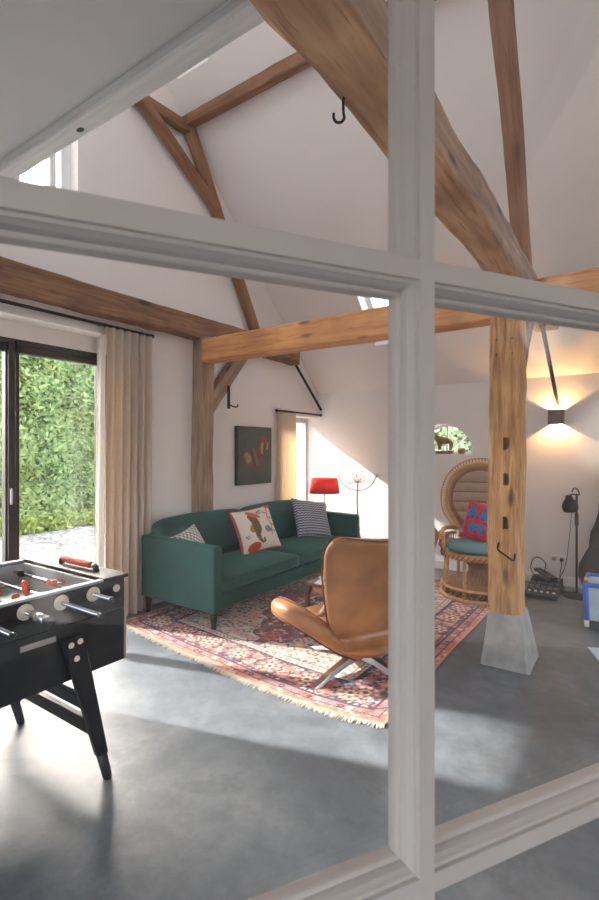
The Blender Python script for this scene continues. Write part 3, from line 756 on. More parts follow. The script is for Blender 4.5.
c2 = curtain('curtain', '', 4.74, 5.12, 4.66, 5.12, -3.578, 1.862, .006, 7, .022, LIN, 9, None, 0)
tag(c2, 'short beige linen curtain at the small corner window', 'curtain', 'beige curtains')
b = B()
for i in range(9): b.tube([(-3.575 + .013 * cos(k * pi / 5), 2.34 + i * .06, 2.417 + .016 * sin(k * pi / 5)) for k in range(10)], .003, 5, True)
b.build('ring_row', IRON, c1)['kind'] = 'stuff'
def crod(label, y0, y1, z):
    r = thing('curtain_rod', label, 'curtain rod', (-3.575, (y0 + y1) / 2, z))
    B().tube([(0, y0 - (y0 + y1) / 2, 0), (0, y1 - (y0 + y1) / 2, 0)], .0125, 10).build('rod', IRON, r, smooth=True)
    for y in (y0, y1): B().lathe([(.001, -.012), (.018, -.012), (.018, .012), (.001, .012)], 12, (0, y - (y0 + y1) / 2, 0), (0, 1, 0)).build('end_cap', IRON, r)
    for y in (y0 + .08, y1 - .08): B().tube([(0, y - (y0 + y1) / 2, 0), (XL + 3.575, y - (y0 + y1) / 2, 0)], .008, 6).build('bracket', IRON, r)
crod('long black curtain rod over the glazed doors', .85, 2.87, 2.42); crod('short black curtain rod over the corner window', 4.72, 5.71, 1.878)

# ------------------------------------------------------------------ painting of a horse on the gable wall
def horse(u, v):
    n_ = mnoise.noise(V((u * 7, v * 9, 2))) * .5 + mnoise.noise(V((u * 25, v * 25, 5))) * .25
    g = rgb(88, 98, 82); d = rgb(70, 78, 68); t = max(0, min(1, .5 + n_)); c = tuple(a * t + e * (1 - t) for a, e in zip(g, d))
    if seg(u, v, [(.24, .46, .09), (.30, .36, .07)], 0): c = rgb(150, 122, 104)
    if seg(u, v, [(.26, .40, .11), (.48, .40, .12), (.62, .46, .09)], 0): c = rgb(112, 86, 72)
    if seg(u, v, [(.30, .44, .08), (.26, .50, .06)], 0): c = rgb(168, 140, 120)
    if seg(u, v, [(.58, .50, .10), (.68, .66, .10), (.72, .76, .08)], 0): c = rgb(120, 70, 56)
    if seg(u, v, [(.70, .56, .035), (.70, .68, .04), (.74, .78, .03)], 0): c = rgb(190, 146, 122)
    if seg(u, v, [(.74, .80, .075), (.86, .72, .05), (.88, .66, .035)], 0): c = rgb(128, 84, 70)
    if seg(u, v, [(.88, .72, .025), (.86, .62, .02)], 0): c = rgb(180, 150, 128)
    if seg(u, v, [(.44, .58, .05), (.52, .44, .07), (.56, .36, .05)], 0): c = rgb(132, 102, 62)
    if seg(u, v, [(.38, .60, .02), (.46, .40, .022), (.52, .30, .02)], 0): c = rgb(74, 58, 50)
    if v < .30 and seg(u, v, [(.42, .28, .05), (.40, .18, .035)], 0) or seg(u, v, [(.58, .28, .045), (.60, .18, .03)], 0): c = tuple(a * .5 + e * .5 for a, e in zip(c, rgb(92, 72, 70)))
    if .34 < u < .66 and .14 < v < .20: c = tuple(a * .6 + e * .4 for a, e in zip(c, rgb(80, 62, 62)))
    return c
pa = thing('horse_painting', 'unframed canvas painting of a saddled horse on green', 'painting', (-3.585, 4.31, 1.34))
B().span(-3.619, -3.572, 4.01, 4.61, 1.012, 1.664, .004).build('canvas', plain('canvas_edge', rgb(60, 62, 52), .9), pa, world=True)
b = B(); b.grid(lambda a, c: (-3.5712, 4.013 + .594 * a, 1.015 + .646 * c), 110, 120); cc = []
for i in range(111):
    for j in range(121): cc.append(horse(i / 110, j / 120))
b.build('paint_layer', attr_mat('oil_paint', .7, .2, 60), pa, world=True, cols=cc, fix=False)

# ------------------------------------------------------------------ side table, table lamp, dried umbel behind the sofa
st = thing('side_table', 'low dark side table hidden behind the sofa end', 'table', (-3.28, 5.40, 0))
B().span(-3.54, -3.02, 5.2, 5.62, .37, .40, .006).build('top', DL, st, world=True)
for x in (-3.50, -3.06):
    for y in (5.24, 5.58): B().span(x - .015, x + .015, y - .015, y + .015, 0, .37).build('leg', DL, st, world=True)
LX, LY = -3.25, 5.29
tl = thing('table_lamp', 'table lamp with red fabric shade and gilded figure base', 'lamp', (LX, LY, .40))
GOLD = plain('aged_gilt', rgb(172, 136, 92), .4, .6, var=.2, scale=40)
B().lathe([(.001, 0), (.075, 0), (.075, .012), (.05, .022), (.045, .03)], 24).build('base', GOLD, tl, smooth=True)
b = B().lathe([(.02, .03), (.05, .07), (.06, .12), (.045, .17), (.025, .21), (.02, .24), (.032, .27), (.026, .30), (.012, .33)], 20)
b.tube(spline([(.03, 0, .10), (.085, -.01, .14), (.06, -.02, .2), (.07, -.01, .235)], 10), [.02] * 5 + [.014] * 6, 8); b.tube(spline([(-.03, 0, .12), (-.07, 0, .16), (-.05, .01, .22)], 8), .013, 8)
b.build('figure', GOLD, tl, smooth=True)
B().tube([(0, 0, .33), (0, 0, .49)], .008, 8).build('stem', GOLD, tl)
n = NT('red_lampshade'); n.t.nodes.remove(n.b); d_ = n.n('ShaderNodeBsdfDiffuse'); d_.inputs[0].default_value = c4(rgb(200, 84, 80)); t_ = n.n('ShaderNodeBsdfTranslucent'); t_.inputs[0].default_value = c4(rgb(214, 100, 88)); m_ = n.n('ShaderNodeMixShader'); m_.inputs[0].default_value = .35
n.l(d_.outputs[0], m_.inputs[1]); n.l(t_.outputs[0], m_.inputs[2]); n.l(m_.outputs[0], n.out.inputs[0])
sh = B().lathe([(.192, .455), (.160, .645)], 40); sh.f = sh.f[:40]; sh.build('lamp_shade', n.m, tl, smooth=True, solid=.003)
B().lathe([(.001, .48), (.02, .49), (.03, .53), (.02, .565), (.001, .575)], 14).build('bulb', emit_mat('warm_bulb', (1, .62, .28), 12), tl, smooth=True)
ll = bpy.data.lights.new('table_lamp_light', 'POINT'); ll.energy = 2.2; ll.color = (1, .66, .36); ll.shadow_soft_size = .03
lo_ = bpy.data.objects.new('table_lamp_light', ll); COL.objects.link(lo_); lo_.parent = tl; lo_.location = (0, 0, .61)

FX, FY = -2.84, 5.40
DRY = plain('dried_stem', rgb(112, 92, 76), .9, var=.2)
df = thing('dried_umbel', 'tall dried giant-hogweed umbel standing beside the red lamp', 'dried flower', (FX, FY, 0))
B().tube(spline([(0, 0, .06), (.012, 0, .4), (-.006, 0, .75), (.004, 0, 1.0)], 14), [.010] * 8 + [.008] * 7, 8).build('stalk', DRY, df, smooth=True)
rnd = random.Random(12); b = B(); heads = B()
for i in range(34):
    a = i * 2.399; zc = 1 - 1.35 * (i + .5) / 34; L = rnd.uniform(.09, .15); e = sqrt(max(0, 1 - zc * zc))
    tip = V((cos(a) * L * e, sin(a) * L * e, 1.02 + L * zc)); b.tube([(0, 0, 1.0), V((tip.x * .55, tip.y * .55, 1.0 + (tip.z - 1.0) * .5)), tip], .0013, 4)
    for k in range(5):
        q = tip + V((rnd.gauss(0, .009), rnd.gauss(0, .009), rnd.gauss(0, .009))); b.tube([tip, q], .0007, 3); heads.lathe([(.0003, -.0025), (.0025, 0), (.0003, .0025)], 5, q)
b.build('ray', DRY, df)['kind'] = 'stuff'; heads.build('seed_heads', DRY, df)['kind'] = 'stuff'
for s_ in (-1, 1):
    B().tube(spline([(0, 0, .90), (s_ * .10, -.01, .915), (s_ * .2, -.02, .98), (s_ * .265, -.02, 1.08)], 14), .0048, 6).build('side_branch', DRY, df, smooth=True)
    b = B()
    for k in range(12):
        q = V((s_ * .265, -.02, 1.08)); b.tube([q, q + V((rnd.gauss(s_ * .02, .03), rnd.gauss(0, .03), rnd.uniform(0, .045)))], .0012, 3)
    b.build('seed_spray', DRY, df)['kind'] = 'stuff'
B().lathe([(.001, 0), (.06, 0), (.085, .10), (.08, .22), (.035, .34), (.025, .40), (.036, .43), (.030, .43), (.018, .39)], 20).build('vase', plain('smoky_vase', rgb(52, 54, 60), .15), df, smooth=True)

# ------------------------------------------------------------------ coffee table and magazines
MAH = wood('mahogany', rgb(52, 26, 16), rgb(92, 50, 30), rgb(120, 72, 44), .35, 2, 20, .1, False)
CT = (-1.86, 3.215)
ct = thing('coffee_table', 'small dark coffee table with carved scalloped apron', 'table', (*CT, 0))
B().box((0, 0, .405), (.35, .37, .025), None, .008).build('top', MAH, ct)
RAT = plain('carved_honey_wood', rgb(160, 112, 70), .6, var=.25, scale=60)
for k in range(4):
    poly = [(-.155, .392), (-.155, .325)]
    for i in range(25): poly.append((-.155 + .31 * i / 24, .325 + .028 * abs(sin(pi * 6 * i / 24))))
    poly += [(.155, .392)]
    b = B(); b.prism(poly, (.145, .160), lambda a, z, d: (a, -d, z)); b.build('apron', RAT, ct, rot=(0, 0, k * pi / 2))
for sx in (-1, 1):
    for sy in (-1, 1):
        B().tube(spline([(sx * .15, sy * .155, .39), (sx * .165, sy * .17, .31), (sx * .15, sy * .155, .16), (sx * .15, sy * .155, .06), (sx * .175, sy * .18, .012)], 16), [.024, .026, .026, .025, .023, .022, .021, .018, .016, .015, .014, .014, .014, .016, .018, .019, .012], 8).build('leg', MAH, ct, smooth=True)
for i, (x, y, a, c, l) in enumerate(((.0, -.03, .2, rgb(226, 222, 214), 'open pale magazine lying under the others on the coffee table'), (.02, .04, -.25, rgb(206, 208, 212), 'pale magazine lying uppermost on the coffee table'))):
    mg = thing('magazine', l, 'magazine', (CT[0] + x, CT[1] + y, .418 + .0125 * i), a, 'magazines on the coffee table')
    B().box((0, 0, .006), (.22, .29, .010)).build('pages', plain('page_white', rgb(232, 230, 224), .8), mg)
    B().box((0, 0, .0115), (.222, .292, .001)).build('cover', plain('cover_%d' % i, c, .4, var=.15, scale=8), mg)

# ------------------------------------------------------------------ leather lounge chair
def leather():
    n = NT('cognac_leather'); v = n.coords(); f = n.noise(v, 5, 5); vo = n.n('ShaderNodeTexVoronoi'); vo.inputs['Scale'].default_value = 200; n.l(v, vo.inputs['Vector'])
    c = n.ramp(f, [(.3, rgb(142, 92, 52)), (.55, rgb(170, 114, 68)), (.8, rgb(186, 131, 84))]); n.l(c, n.b.inputs['Base Color']); n.set(Roughness=.38)
    n.bump(f, .06, .004); MATS['leather'] = n.m; return n.m
LEA = leather(); SEAM = plain('dark_seam', rgb(104, 62, 34), .6)
FC = rad(90) - atan2(.9, .44) * -1        # heading of the chair
ch = thing('lounge_chair', 'cognac leather swivel lounge chair with winged shell', 'armchair', (-1.47, 2.83, 0), atan2(.44, -.9) - pi / 2)
def wid(s): return interp([(0, .13), (.12, .215), (.3, .30), (.5, .355), (.7, .40), (.86, .425), (.94, .415), (1, .365)], s)
def back_pt(u, s, off=0):
    W = wid(s); x = u * W
    y = -.10 - .30 * s ** 1.15 + .17 * u * u * (.35 + .65 * s) * (1 - .25 * s)
    z = .105 + .83 * s - .045 * (1 - u * u) * smoothstep(.75, 1, s) - .02 * u ** 4 * smoothstep(.8, 1, s)
    return V((x, y - off, z))
b = B(); b.grid(lambda a, c: back_pt(2 * a - 1, c), 16, 18)
b.build('back_shell', LEA, ch, smooth=True, solid=.062, sub=2)
edge = [back_pt(-1, s / 20) for s in range(21)] + [back_pt(-1 + 2 * i / 16, 1) for i in range(1, 16)] + [back_pt(1, 1 - s / 20) for s in range(21)]
cen = back_pt(0, .5)
def roll(p): return p + V((0, -.028, 0)) + (V((0, p.y, .55)) - p).normalized() * .012
B().tube(spline([roll(p) for p in edge[::2]], 110), .0045, 6).build('piping', SEAM, ch, smooth=True)
def front(p): return p + V((0, .03, 0)) + (V((0, p.y, .55)) - p).normalized() * .012
B().tube(spline([front(p) for p in edge[::2]], 110), .005, 6).build('piping', SEAM, ch, smooth=True)
ARMC = [(-.10, -.15, .135), (-.20, -.10, .20), (-.305, -.02, .285), (-.385, .085, .345), (-.43, .20, .375), (-.445, .285, .385), (-.44, .335, .38)]
ARMA = [.035, .085, .112, .112, .092, .062, .012]      # half height of the section
ARMB = [.03, .045, .055, .06, .06, .048, .012]         # half thickness
def arm(sx, name='arm'):
    P = spline([V((p[0] * -sx, p[1], p[2])) for p in ARMC], 24); n = 16; b = B(); N = len(P)
    for i, p in enumerate(P):
        t = (P[min(i + 1, N - 1)] - P[max(i - 1, 0)]).normalized()
        lat = V((sx, .1, .75)).normalized(); up = (lat - t * lat.dot(t)).normalized(); sd = t.cross(up)
        q = i / (N - 1) * 6; ha = interp(list(enumerate(ARMA)), q); hb = interp(list(enumerate(ARMB)), q)
        for k in range(n):
            a = 2 * pi * k / n; ca, sa = cos(a), sin(a); w_ = 1.0 if ca > 0 else 1.25
            b.v.append(p + up * ha * ca * w_ + sd * hb * sa * (1.15 if ca > .2 else .8))
    for i in range(N - 1):
        for k in range(n): b.f.append((i * n + k, i * n + (k + 1) % n, (i + 1) * n + (k + 1) % n, (i + 1) * n + k))
    b.f.append(tuple(range(n))); b.f.append(tuple((N - 1) * n + k for k in range(n)))
    o = b.build(name, LEA, ch, smooth=True, sub=1)
    side = 13 if sx < 0 else 3
    for sidek in (3, 13):
        B().tube([b.v[i * n + sidek] for i in range(1, N - 1)], .0045, 6).build('piping', SEAM, o, smooth=True)
    return o
arm(-1); arm(1)
b = B(); soft_box(b, -.27, .27, -.20, .34, .19, .325, .055, .03)
for q in b.v: q.z += .10 * (q.y - .05) * .6; q.x *= 1 - .25 * max(0, -q.y) * 2
b.build('seat_cushion', LEA, ch, smooth=True)
b = B(); b.lathe([(.001, .11), (.10, .115), (.22, .15), (.30, .20), (.30, .215), (.001, .215)], 28); b.build('seat_shell', LEA, ch, smooth=True)
B().lathe([(.05, .05), (.05, .075), (.03, .085), (.028, .13)], 18).build('swivel_column', ALU, ch, smooth=True)
rz = ch.rotation_euler.z
for an in (-102, -14, 78, 168):
    a = rad(an) - rz; d_ = V((cos(a), sin(a), 0)); s_ = V((-sin(a), cos(a), 0)); b = B(); rows = [(0, .034, .065, .105), (.14, .030, .062, .095), (.28, .027, .035, .062), (.40, .028, .001, .022), (.43, .024, .001, .014)]
    for r, hw, z0, z1 in rows:
        b.v += [d_ * r + s_ * hw + V((0, 0, z0)), d_ * r - s_ * hw + V((0, 0, z0)), d_ * r - s_ * hw * .75 + V((0, 0, z1)), d_ * r + s_ * hw * .75 + V((0, 0, z1))]
    for i in range(4):
        for k in range(4): b.f.append((i * 4 + k, i * 4 + (k + 1) % 4, i * 4 + 4 + (k + 1) % 4, i * 4 + 4 + k))
    b.f += [(0, 1, 2, 3), (16, 17, 18, 19)]
    b.build('base_leg', ALU, ch)
def roses(u, v, s):
    i, j = int(u * 9), int(v * 9); fx, fy = u * 9 - i - .5, v * 9 - j - .5; r = fx * fx + fy * fy
    return rgb(150, 70, 84) if r < .08 else rgb(196, 130, 130) if r < .17 and hsh(i, j, 2) > .3 else rgb(206, 182, 170)
bpy.context.view_layer.update()
cw = ch.matrix_world @ V((-.14, -.02, .44))
pillow('rose_cushion', 'small faded rose patterned cushion on the leather chair', (.27, .27), .09, cw, lean(atan2(.44, -.9) - .2, rad(30), .25), roses, FAB, 40)

# ------------------------------------------------------------------ football table
def blackwood():
    n = NT('black_stained_wood'); v = n.coords((14, 1.2, 14)); f = n.noise(v, 3, 6, .65)
    n.l(n.ramp(f, [(.3, rgb(13, 12, 13)), (.7, rgb(28, 27, 28))]), n.b.inputs['Base Color']); n.set(Roughness=.5); n.b.inputs['Specular IOR Level'].default_value = .3; n.bump(f, .2, .004); MATS['bw'] = n.m; return n.m
BW = blackwood()
GREYE = plain('grey_edge_band', rgb(176, 178, 180), .4); TANE = plain('tan_edge_band', rgb(172, 146, 120), .6); PITCH = plain('pale_green_pitch', rgb(176, 204, 196), .3, var=.04)
ORG_ = plain('orange_plastic', rgb(214, 84, 44), .4, var=.03); CREAM = plain('cream_plastic', rgb(222, 210, 190), .45)
FX0, FX1, FY0, FY1, FZ0, FZ1 = -2.58, -1.88, -.05, 1.37, .47, .845
ft = thing('football_table', 'black wooden football table with chrome rods and orange players', 'game table', (-2.23, .66, 0))
def fb(name, x0, x1, y0, y1, z0, z1, mat, ch=.004, par=None): return B().span(x0, x1, y0, y1, z0, z1, ch).build(name, mat, par or ft, world=par is None, loc=None if par is None else tuple(-V(ft.location)))
RODY = [1.205 - .139 * i for i in range(9)]
for x0, x1 in ((FX0, FX0 + .028), (FX1 - .028, FX1)):
    fb('side_panel', x0, x1, FY0, FY1 - .012, .70, FZ1 - .012, BW); fb('lower_side_panel', x0 + .002, x1 - .002, FY0, FY1 - .012, FZ0, .698, BW)
    fb('top_rim', x0 - .002, x1 + .002, FY0, FY1 - .115, FZ1 - .012, FZ1, GREYE)
fb('end_panel', FX0, FX1, FY1 - .012, FY1, FZ0, FZ1 - .03, TANE); fb('end_panel', FX0, FX1, FY0 - .012, FY0, FZ0, FZ1 - .03, TANE)
fb('end_top', FX0 - .006, FX1 + .006, FY1 - .115, FY1 + .006, FZ1 - .012, FZ1 + .004, BW); fb('end_top', FX0, FX1, FY0 - .012, FY0 + .1, FZ1 - .012, FZ1 + .004, BW)
fb('inner_end_wall', FX0 + .028, FX1 - .028, FY1 - .125, FY1 - .110, .72, FZ1 - .012, GREYE)
fb('bottom_panel', FX0 + .028, FX1 - .028, FY0, FY1 - .012, FZ0, FZ0 + .02, BW); fb('playing_field', FX0 + .028, FX1 - .028, FY0 + .1, FY1 - .125, .715, .725, PITCH)
for x0 in (FX0 + .028, FX1 - .034): fb('inner_side_wall', x0, x0 + .006, FY0 + .1, FY1 - .125, .725, FZ1 - .014, GREYE)
sc_ = B().tube([(-2.31, FY1 - .055, FZ1 + .026), (-2.035, FY1 - .055, FZ1 + .026)], .006, 8).build('score_rod', CHROME, ft, world=True)
for x in (-2.315, -2.03): B().tube([(x, FY1 - .055, FZ1 + .0), (x, FY1 - .055, FZ1 + .02), (x + (.012 if x < -2.1 else -.012), FY1 - .055, FZ1 + .026)], .013, 8).build('score_post', BLACKP, ft, world=True, smooth=True)
b0 = B().lathe([(.007, -.0085), (.015, -.006), (.016, 0), (.015, .006), (.007, .0085)], 12, (0, 0, 0), (1, 0, 0)).build('score_bead', ORG_, ft, smooth=True, loc=(-2.285 + 2.23, FY1 - .055 - .66, FZ1 + .026))
for i in range(1, 11): copy_part(b0, ft, (-2.285 + .0205 * i + 2.23, FY1 - .055 - .66, FZ1 + .026))
def player(b, x, y, z, tilt):
    R = Matrix.Rotation(tilt, 3, 'X')
    def P(p): return V((x, y, z)) + R @ V(p)
    sec = [(-.062, .011, .014), (-.055, .011, .013), (-.03, .008, .009), (-.012, .012, .011), (0, .015, .013), (.014, .015, .011), (.02, .007, .007), (.026, .011, .011), (.036, .011, .011), (.043, .005, .005)]
    o = len(b.v)
    for zz, rx, ry in [(q * 1.22, x_ * 1.3, y_ * 1.3) for q, x_, y_ in sec]:
        for k in range(10): b.v.append(P((rx * cos(2 * pi * k / 10), ry * sin(2 * pi * k / 10), zz)))
    for i in range(len(sec) - 1):
        for k in range(10): b.f.append((o + i * 10 + k, o + i * 10 + (k + 1) % 10, o + i * 10 + 10 + (k + 1) % 10, o + i * 10 + 10 + k))
    b.f += [tuple(o + k for k in range(10)), tuple(o + (len(sec) - 1) * 10 + k for k in range(10))]
tilts = [1.25, .35, -.5, .2, 0, .6, -.3, 1.0, .4]; nums = [1, 2, 3, 5, 5, 3, 2, 1, 1]; slide = [.06, -.07, .05, -.05, .03, .06, 0, 0, 0]
for i, y in enumerate(RODY[:8]):
    out = .20 if i % 3 == 0 else .26 if i % 3 == 1 else .13; z = .795
    x1 = FX1 + [.13, .26, .10, .2, .16, .12, .2, .15][i]; x0 = FX0 - [.16, .04, .2, .1, .14, .18, .1, .15][i]
    r = B().tube([(x0, y, z), (x1, y, z)], .0085, 10).build('rod', CHROME, ft, world=True, smooth=True)
    off = tuple(-V(ft.location))
    if i in (2, 5): B().tube([(x1 - .045, y, z), (x1 + .055, y, z)], .016, 14).build('handle', CHROME, r, loc=off, smooth=True); B().lathe([(.017, 0), (.0175, .018), (.012, .024), (.001, .025)], 14, (x1 + .05, y, z), (1, 0, 0)).build('end_cap', BLACKP, r, loc=off, smooth=True)
    else: B().lathe([(.0095, 0), (.010, .014), (.006, .017), (.001, .017)], 12, (x1 - .004, y, z), (1, 0, 0)).build('end_cap', BLACKP, r, loc=off, smooth=True)
    for xs, d in ((FX1, 1), (FX0, -1)):
        B().lathe([(.001, 0), (.030, 0), (.030, .004), (.026, .006), (.014, .006), (.013, .012), (.001, .012)], 24, (xs, y, z), (d, 0, 0)).build('bearing', CREAM, ft, world=True, smooth=False)
    for d in (-1, 1): B().lathe([(.0085, 0), (.017, .002), (.017, .016), (.012, .02), (.014, .03), (.0085, .032)], 12, ((FX0 + FX1) / 2 + d * .29 + slide[i] * .5, y, z), (1, 0, 0)).build('rubber_stop', BLACKP, r, loc=off, smooth=True)
    n_ = nums[i]
    for k in range(n_):
        x = (FX0 + FX1) / 2 + (k - (n_ - 1) / 2) * (.5 / max(1, n_ - .4)) + slide[i]
        b = B(); player(b, x, y, z, tilts[i]); b.build('player', ORG_ if i % 2 == 0 or i < 2 else BLACKP, r, loc=off, smooth=True)
B().box((FX1 + .004, .975, .66), (.008, .135, .022), None, .003).build('maker_plate', plain('steel_plate', rgb(170, 160, 156), .4, .5), ft, world=True)
B().lathe([(.001, 0), (.016, 0), (.016, .006), (.001, .008)], 16, (FX1, 1.315, .795), (1, 0, 0)).build('corner_bolt', CREAM, ft, world=True)
for sx, x in ((1, FX1 + .001), (-1, FX0 - .001)):
    for sy, yt, yb in ((1, 1.10, 1.265), (-1, .22, .055)):
        b = B(); rows = [(.655, .042, yt), (.63, .046, yt + sy * .006), (.13, .026, yb - sy * .036), (.115, .024, yb - sy * .032)]
        for z, hw, y in rows:
            for dx in (0, .034): b.v += [V((x + sx * dx, y - hw, z)), V((x + sx * dx, y + hw, z))]
        for i in range(3):
            o = i * 4; b.f += [(o, o + 1, o + 5, o + 4), (o + 2, o + 6, o + 7, o + 3), (o, o + 4, o + 6, o + 2), (o + 1, o + 3, o + 7, o + 5)]
        b.f += [(0, 2, 3, 1), (12, 13, 15, 14)]
        lg = b.build('leg', BW, ft, world=True); md = lg.modifiers.new('edges', 'BEVEL'); md.width = .008; md.segments = 2
        B().tube([(x + sx * .017, yb - sy * .036, .13), (x + sx * .017, yb - sy * .006, .012), (x + sx * .017, yb - sy * .003, 0)], [.022, .019, .017], 14).build('foot', BLACKP, lg, loc=off, smooth=True)
        for dy, z in ((-.018, .625), (.02, .63), (.006, .565)):
            B().lathe([(.001, 0), (.012, 0), (.011, .004), (.001, .006)], 12, (x + sx * .034, yt + sy * .006 + dy, z), (sx, 0, 0)).build('bolt', CREAM, lg, loc=off)
for y, z in ((1.225, .215), (.10, .215)):
    B().box(((FX0 + FX1) / 2, y, z), (FX1 - FX0 + .01, .028, .06), None, .004).build('stretcher', BW, ft, world=True)
    B().box(((FX0 + FX1) / 2, y - .035 * (1 if y > 1 else -1), z + .12), (FX1 - FX0 + .01, .028, .05), None, .004).build('stretcher', BW, ft, world=True)

# ------------------------------------------------------------------ peacock wicker chair
def weave(name, c1, c2, sc=70):
    n = NT(name); v = n.coords(); ck = n.n('ShaderNodeTexChecker'); ck.inputs['Scale'].default_value = sc; n.l(v, ck.inputs[0])
    ck.inputs[1].default_value = c4(c1); ck.inputs[2].default_value = c4(c2); f = n.noise(v, 30, 4)
    c = n.mix(n.ramp(f, [(.35, (.5, .5, .5)), (.7, (0, 0, 0))]), ck.outputs[0], tuple(x * .5 for x in c1)); n.l(c, n.b.inputs['Base Color']); n.set(Roughness=.6); n.bump(ck.outputs[1], .6, .004)
    MATS[name] = n.m; return n.m
RATN = plain('rattan_cane', rgb(200, 152, 100), .5, var=.28, scale=30, bump=.2); RATD = plain('dark_rattan', rgb(146, 100, 60), .55, var=.3, scale=40); WEAV = weave('woven_rattan', rgb(176, 126, 80), rgb(118, 78, 46)); PANEL = weave('woven_seagrass', rgb(200, 176, 156), rgb(168, 142, 122), 110)
pc = thing('peacock_chair', 'rattan peacock chair with tall rounded woven back', 'chair', (-1.25, 4.87, 0), rad(12))
B().tube([(.345 * cos(a * pi / 20), .345 * sin(a * pi / 20), .022) for a in range(40)], .022, 8, True).build('base_ring', RATN, pc, smooth=True)
B().lathe([(.001, .10), (.335, .10), (.345, .115), (.335, .13), (.001, .13)], 36).build('base_shelf', WEAV, pc, smooth=False)
B().tube([(.345 * cos(a * pi / 20), .345 * sin(a * pi / 20), .115) for a in range(40)], .016, 8, True).build('shelf_ring', RATN, pc, smooth=True)
hr = B().lathe([(.20, .13), (.13, .18), (.095, .24), (.10, .29), (.17, .345), (.27, .385)], 36); hr.f = hr.f[:36 * 5]; hr.build('hourglass_core', WEAV, pc, smooth=True)
for i in range(9):
    a = 2 * pi * (i + .25) / 9
    B().tube([(.335 * cos(a), .335 * sin(a), .02), (.325 * cos(a), .325 * sin(a), .2), (.315 * cos(a), .315 * sin(a), .39)], .016, 8).build('base_post', RATN, pc, smooth=True)
b = B()
for i in range(40):
    a = 2 * pi * i / 40; da = 2 * pi / 40
    for s_ in (-1, 1): b.tube([(.335 * cos(a), .335 * sin(a), .03), (.338 * cos(a + s_ * da), .338 * sin(a + s_ * da), .105)], .004, 4)
b.build('lattice', RATD, pc)['kind'] = 'stuff'
B().lathe([(.001, .375), (.31, .375), (.335, .385), (.345, .405), (.335, .43), (.30, .435), (.001, .435)], 40).build('seat', RATN, pc, smooth=True)
b = B()
for i in range(44):
    a = 2 * pi * i / 44; b.tube([(.347 * cos(a), .347 * sin(a), .385), (.352 * cos(a + .05), .352 * sin(a + .05), .405), (.347 * cos(a + .1), .347 * sin(a + .1), .428)], .007, 5)
b.build('seat_braid', RATD, pc)['kind'] = 'stuff'
# back outline, a keyhole: narrow at the seat, round above
def outl(t, k=1.0):
    """t from 0 (bottom, one side) over the top to 1"""
    pts = [(-.18, .42), (-.185, .52), (-.20, .60), (-.25, .68), (-.305, .77), (-.33, .88), (-.315, 1.01), (-.26, 1.13), (-.145, 1.225), (0, 1.255)]
    full = pts + [(-x, z) for x, z in reversed(pts[:-1])]
    return full
full = outl(0); path = spline([V((x, .27 + .10 * (z - .42), z)) for x, z in full], 96)
B().tube(path, .020, 8).build('back_frame', RATN, pc, smooth=True)
cb = V((0, .32, .92))
B().tube([p + (cb - p) * V((.16, 0, .13)).length * .8 for p in path[10:87]], .012, 6).build('inner_back_frame', RATD, pc, smooth=True)
def inn(p, k): return V((p.x * (1 - k), p.y, .90 + (p.z - .90) * (1 - k * .9)))
b = B()
for i in range(12, 85):
    p = path[i]; q = path[i] + (path[i] - V((0, path[i].y, .92))).normalized() * .055; d = (path[i + 1] - path[i - 1]).normalized() * .014
    b.tube(spline([p - d, q - d * .8, q + d * .2, q + d * .9, p + d], 8), .0045, 5)
b.build('loop_edge', RATN, pc, smooth=True)['kind'] = 'stuff'
B().tube([path[i] + (path[i] - V((0, path[i].y, .92))).normalized() * .058 for i in range(12, 85)], .007, 6).build('outer_rim', RATN, pc, smooth=True)
b = B()
for i in range(8, 89):
    p = inn(path[i], .03); q = inn(path[min(i + 2, 96)], .17); b.tube([p, q], .007, 5); p2 = inn(path[i], .17); q2 = inn(path[min(i + 2, 96)], .03); b.tube([p2, q2], .005, 4)
b.build('twisted_band', RATD, pc)['kind'] = 'stuff'
def halfw(z):
    L = [(z_, -x) for x, z_ in [(-.18, .42), (-.185, .52), (-.20, .60), (-.25, .68), (-.305, .77), (-.33, .88), (-.315, 1.01), (-.26, 1.13), (-.145, 1.225), (0, 1.255)]]
    zz = .90 + (z - .90) / (1 - .17 * .9); return interp(L, zz) * .83
zz = [.44, .56, .67, .77, .87, .97, 1.07, 1.185]
for z0, z1 in zip(zz, zz[1:]):
    b = B(); b.grid(lambda a, c: ((2 * a - 1) * halfw(z0 + .004 + (z1 - z0 - .008) * c), .27 + .10 * (z0 + (z1 - z0) * c - .42) + .008 + .012 * sin(pi * c) * -1, z0 + .004 + (z1 - z0 - .008) * c), 16, 4)
    b.build('woven_panel', PANEL, pc, solid=.008)
    if z1 < 1.15: B().tube([(-halfw(z1), .275 + .10 * (z1 - .42), z1), (halfw(z1), .275 + .10 * (z1 - .42), z1)], .007, 6).build('cross_cane', RATD, pc)
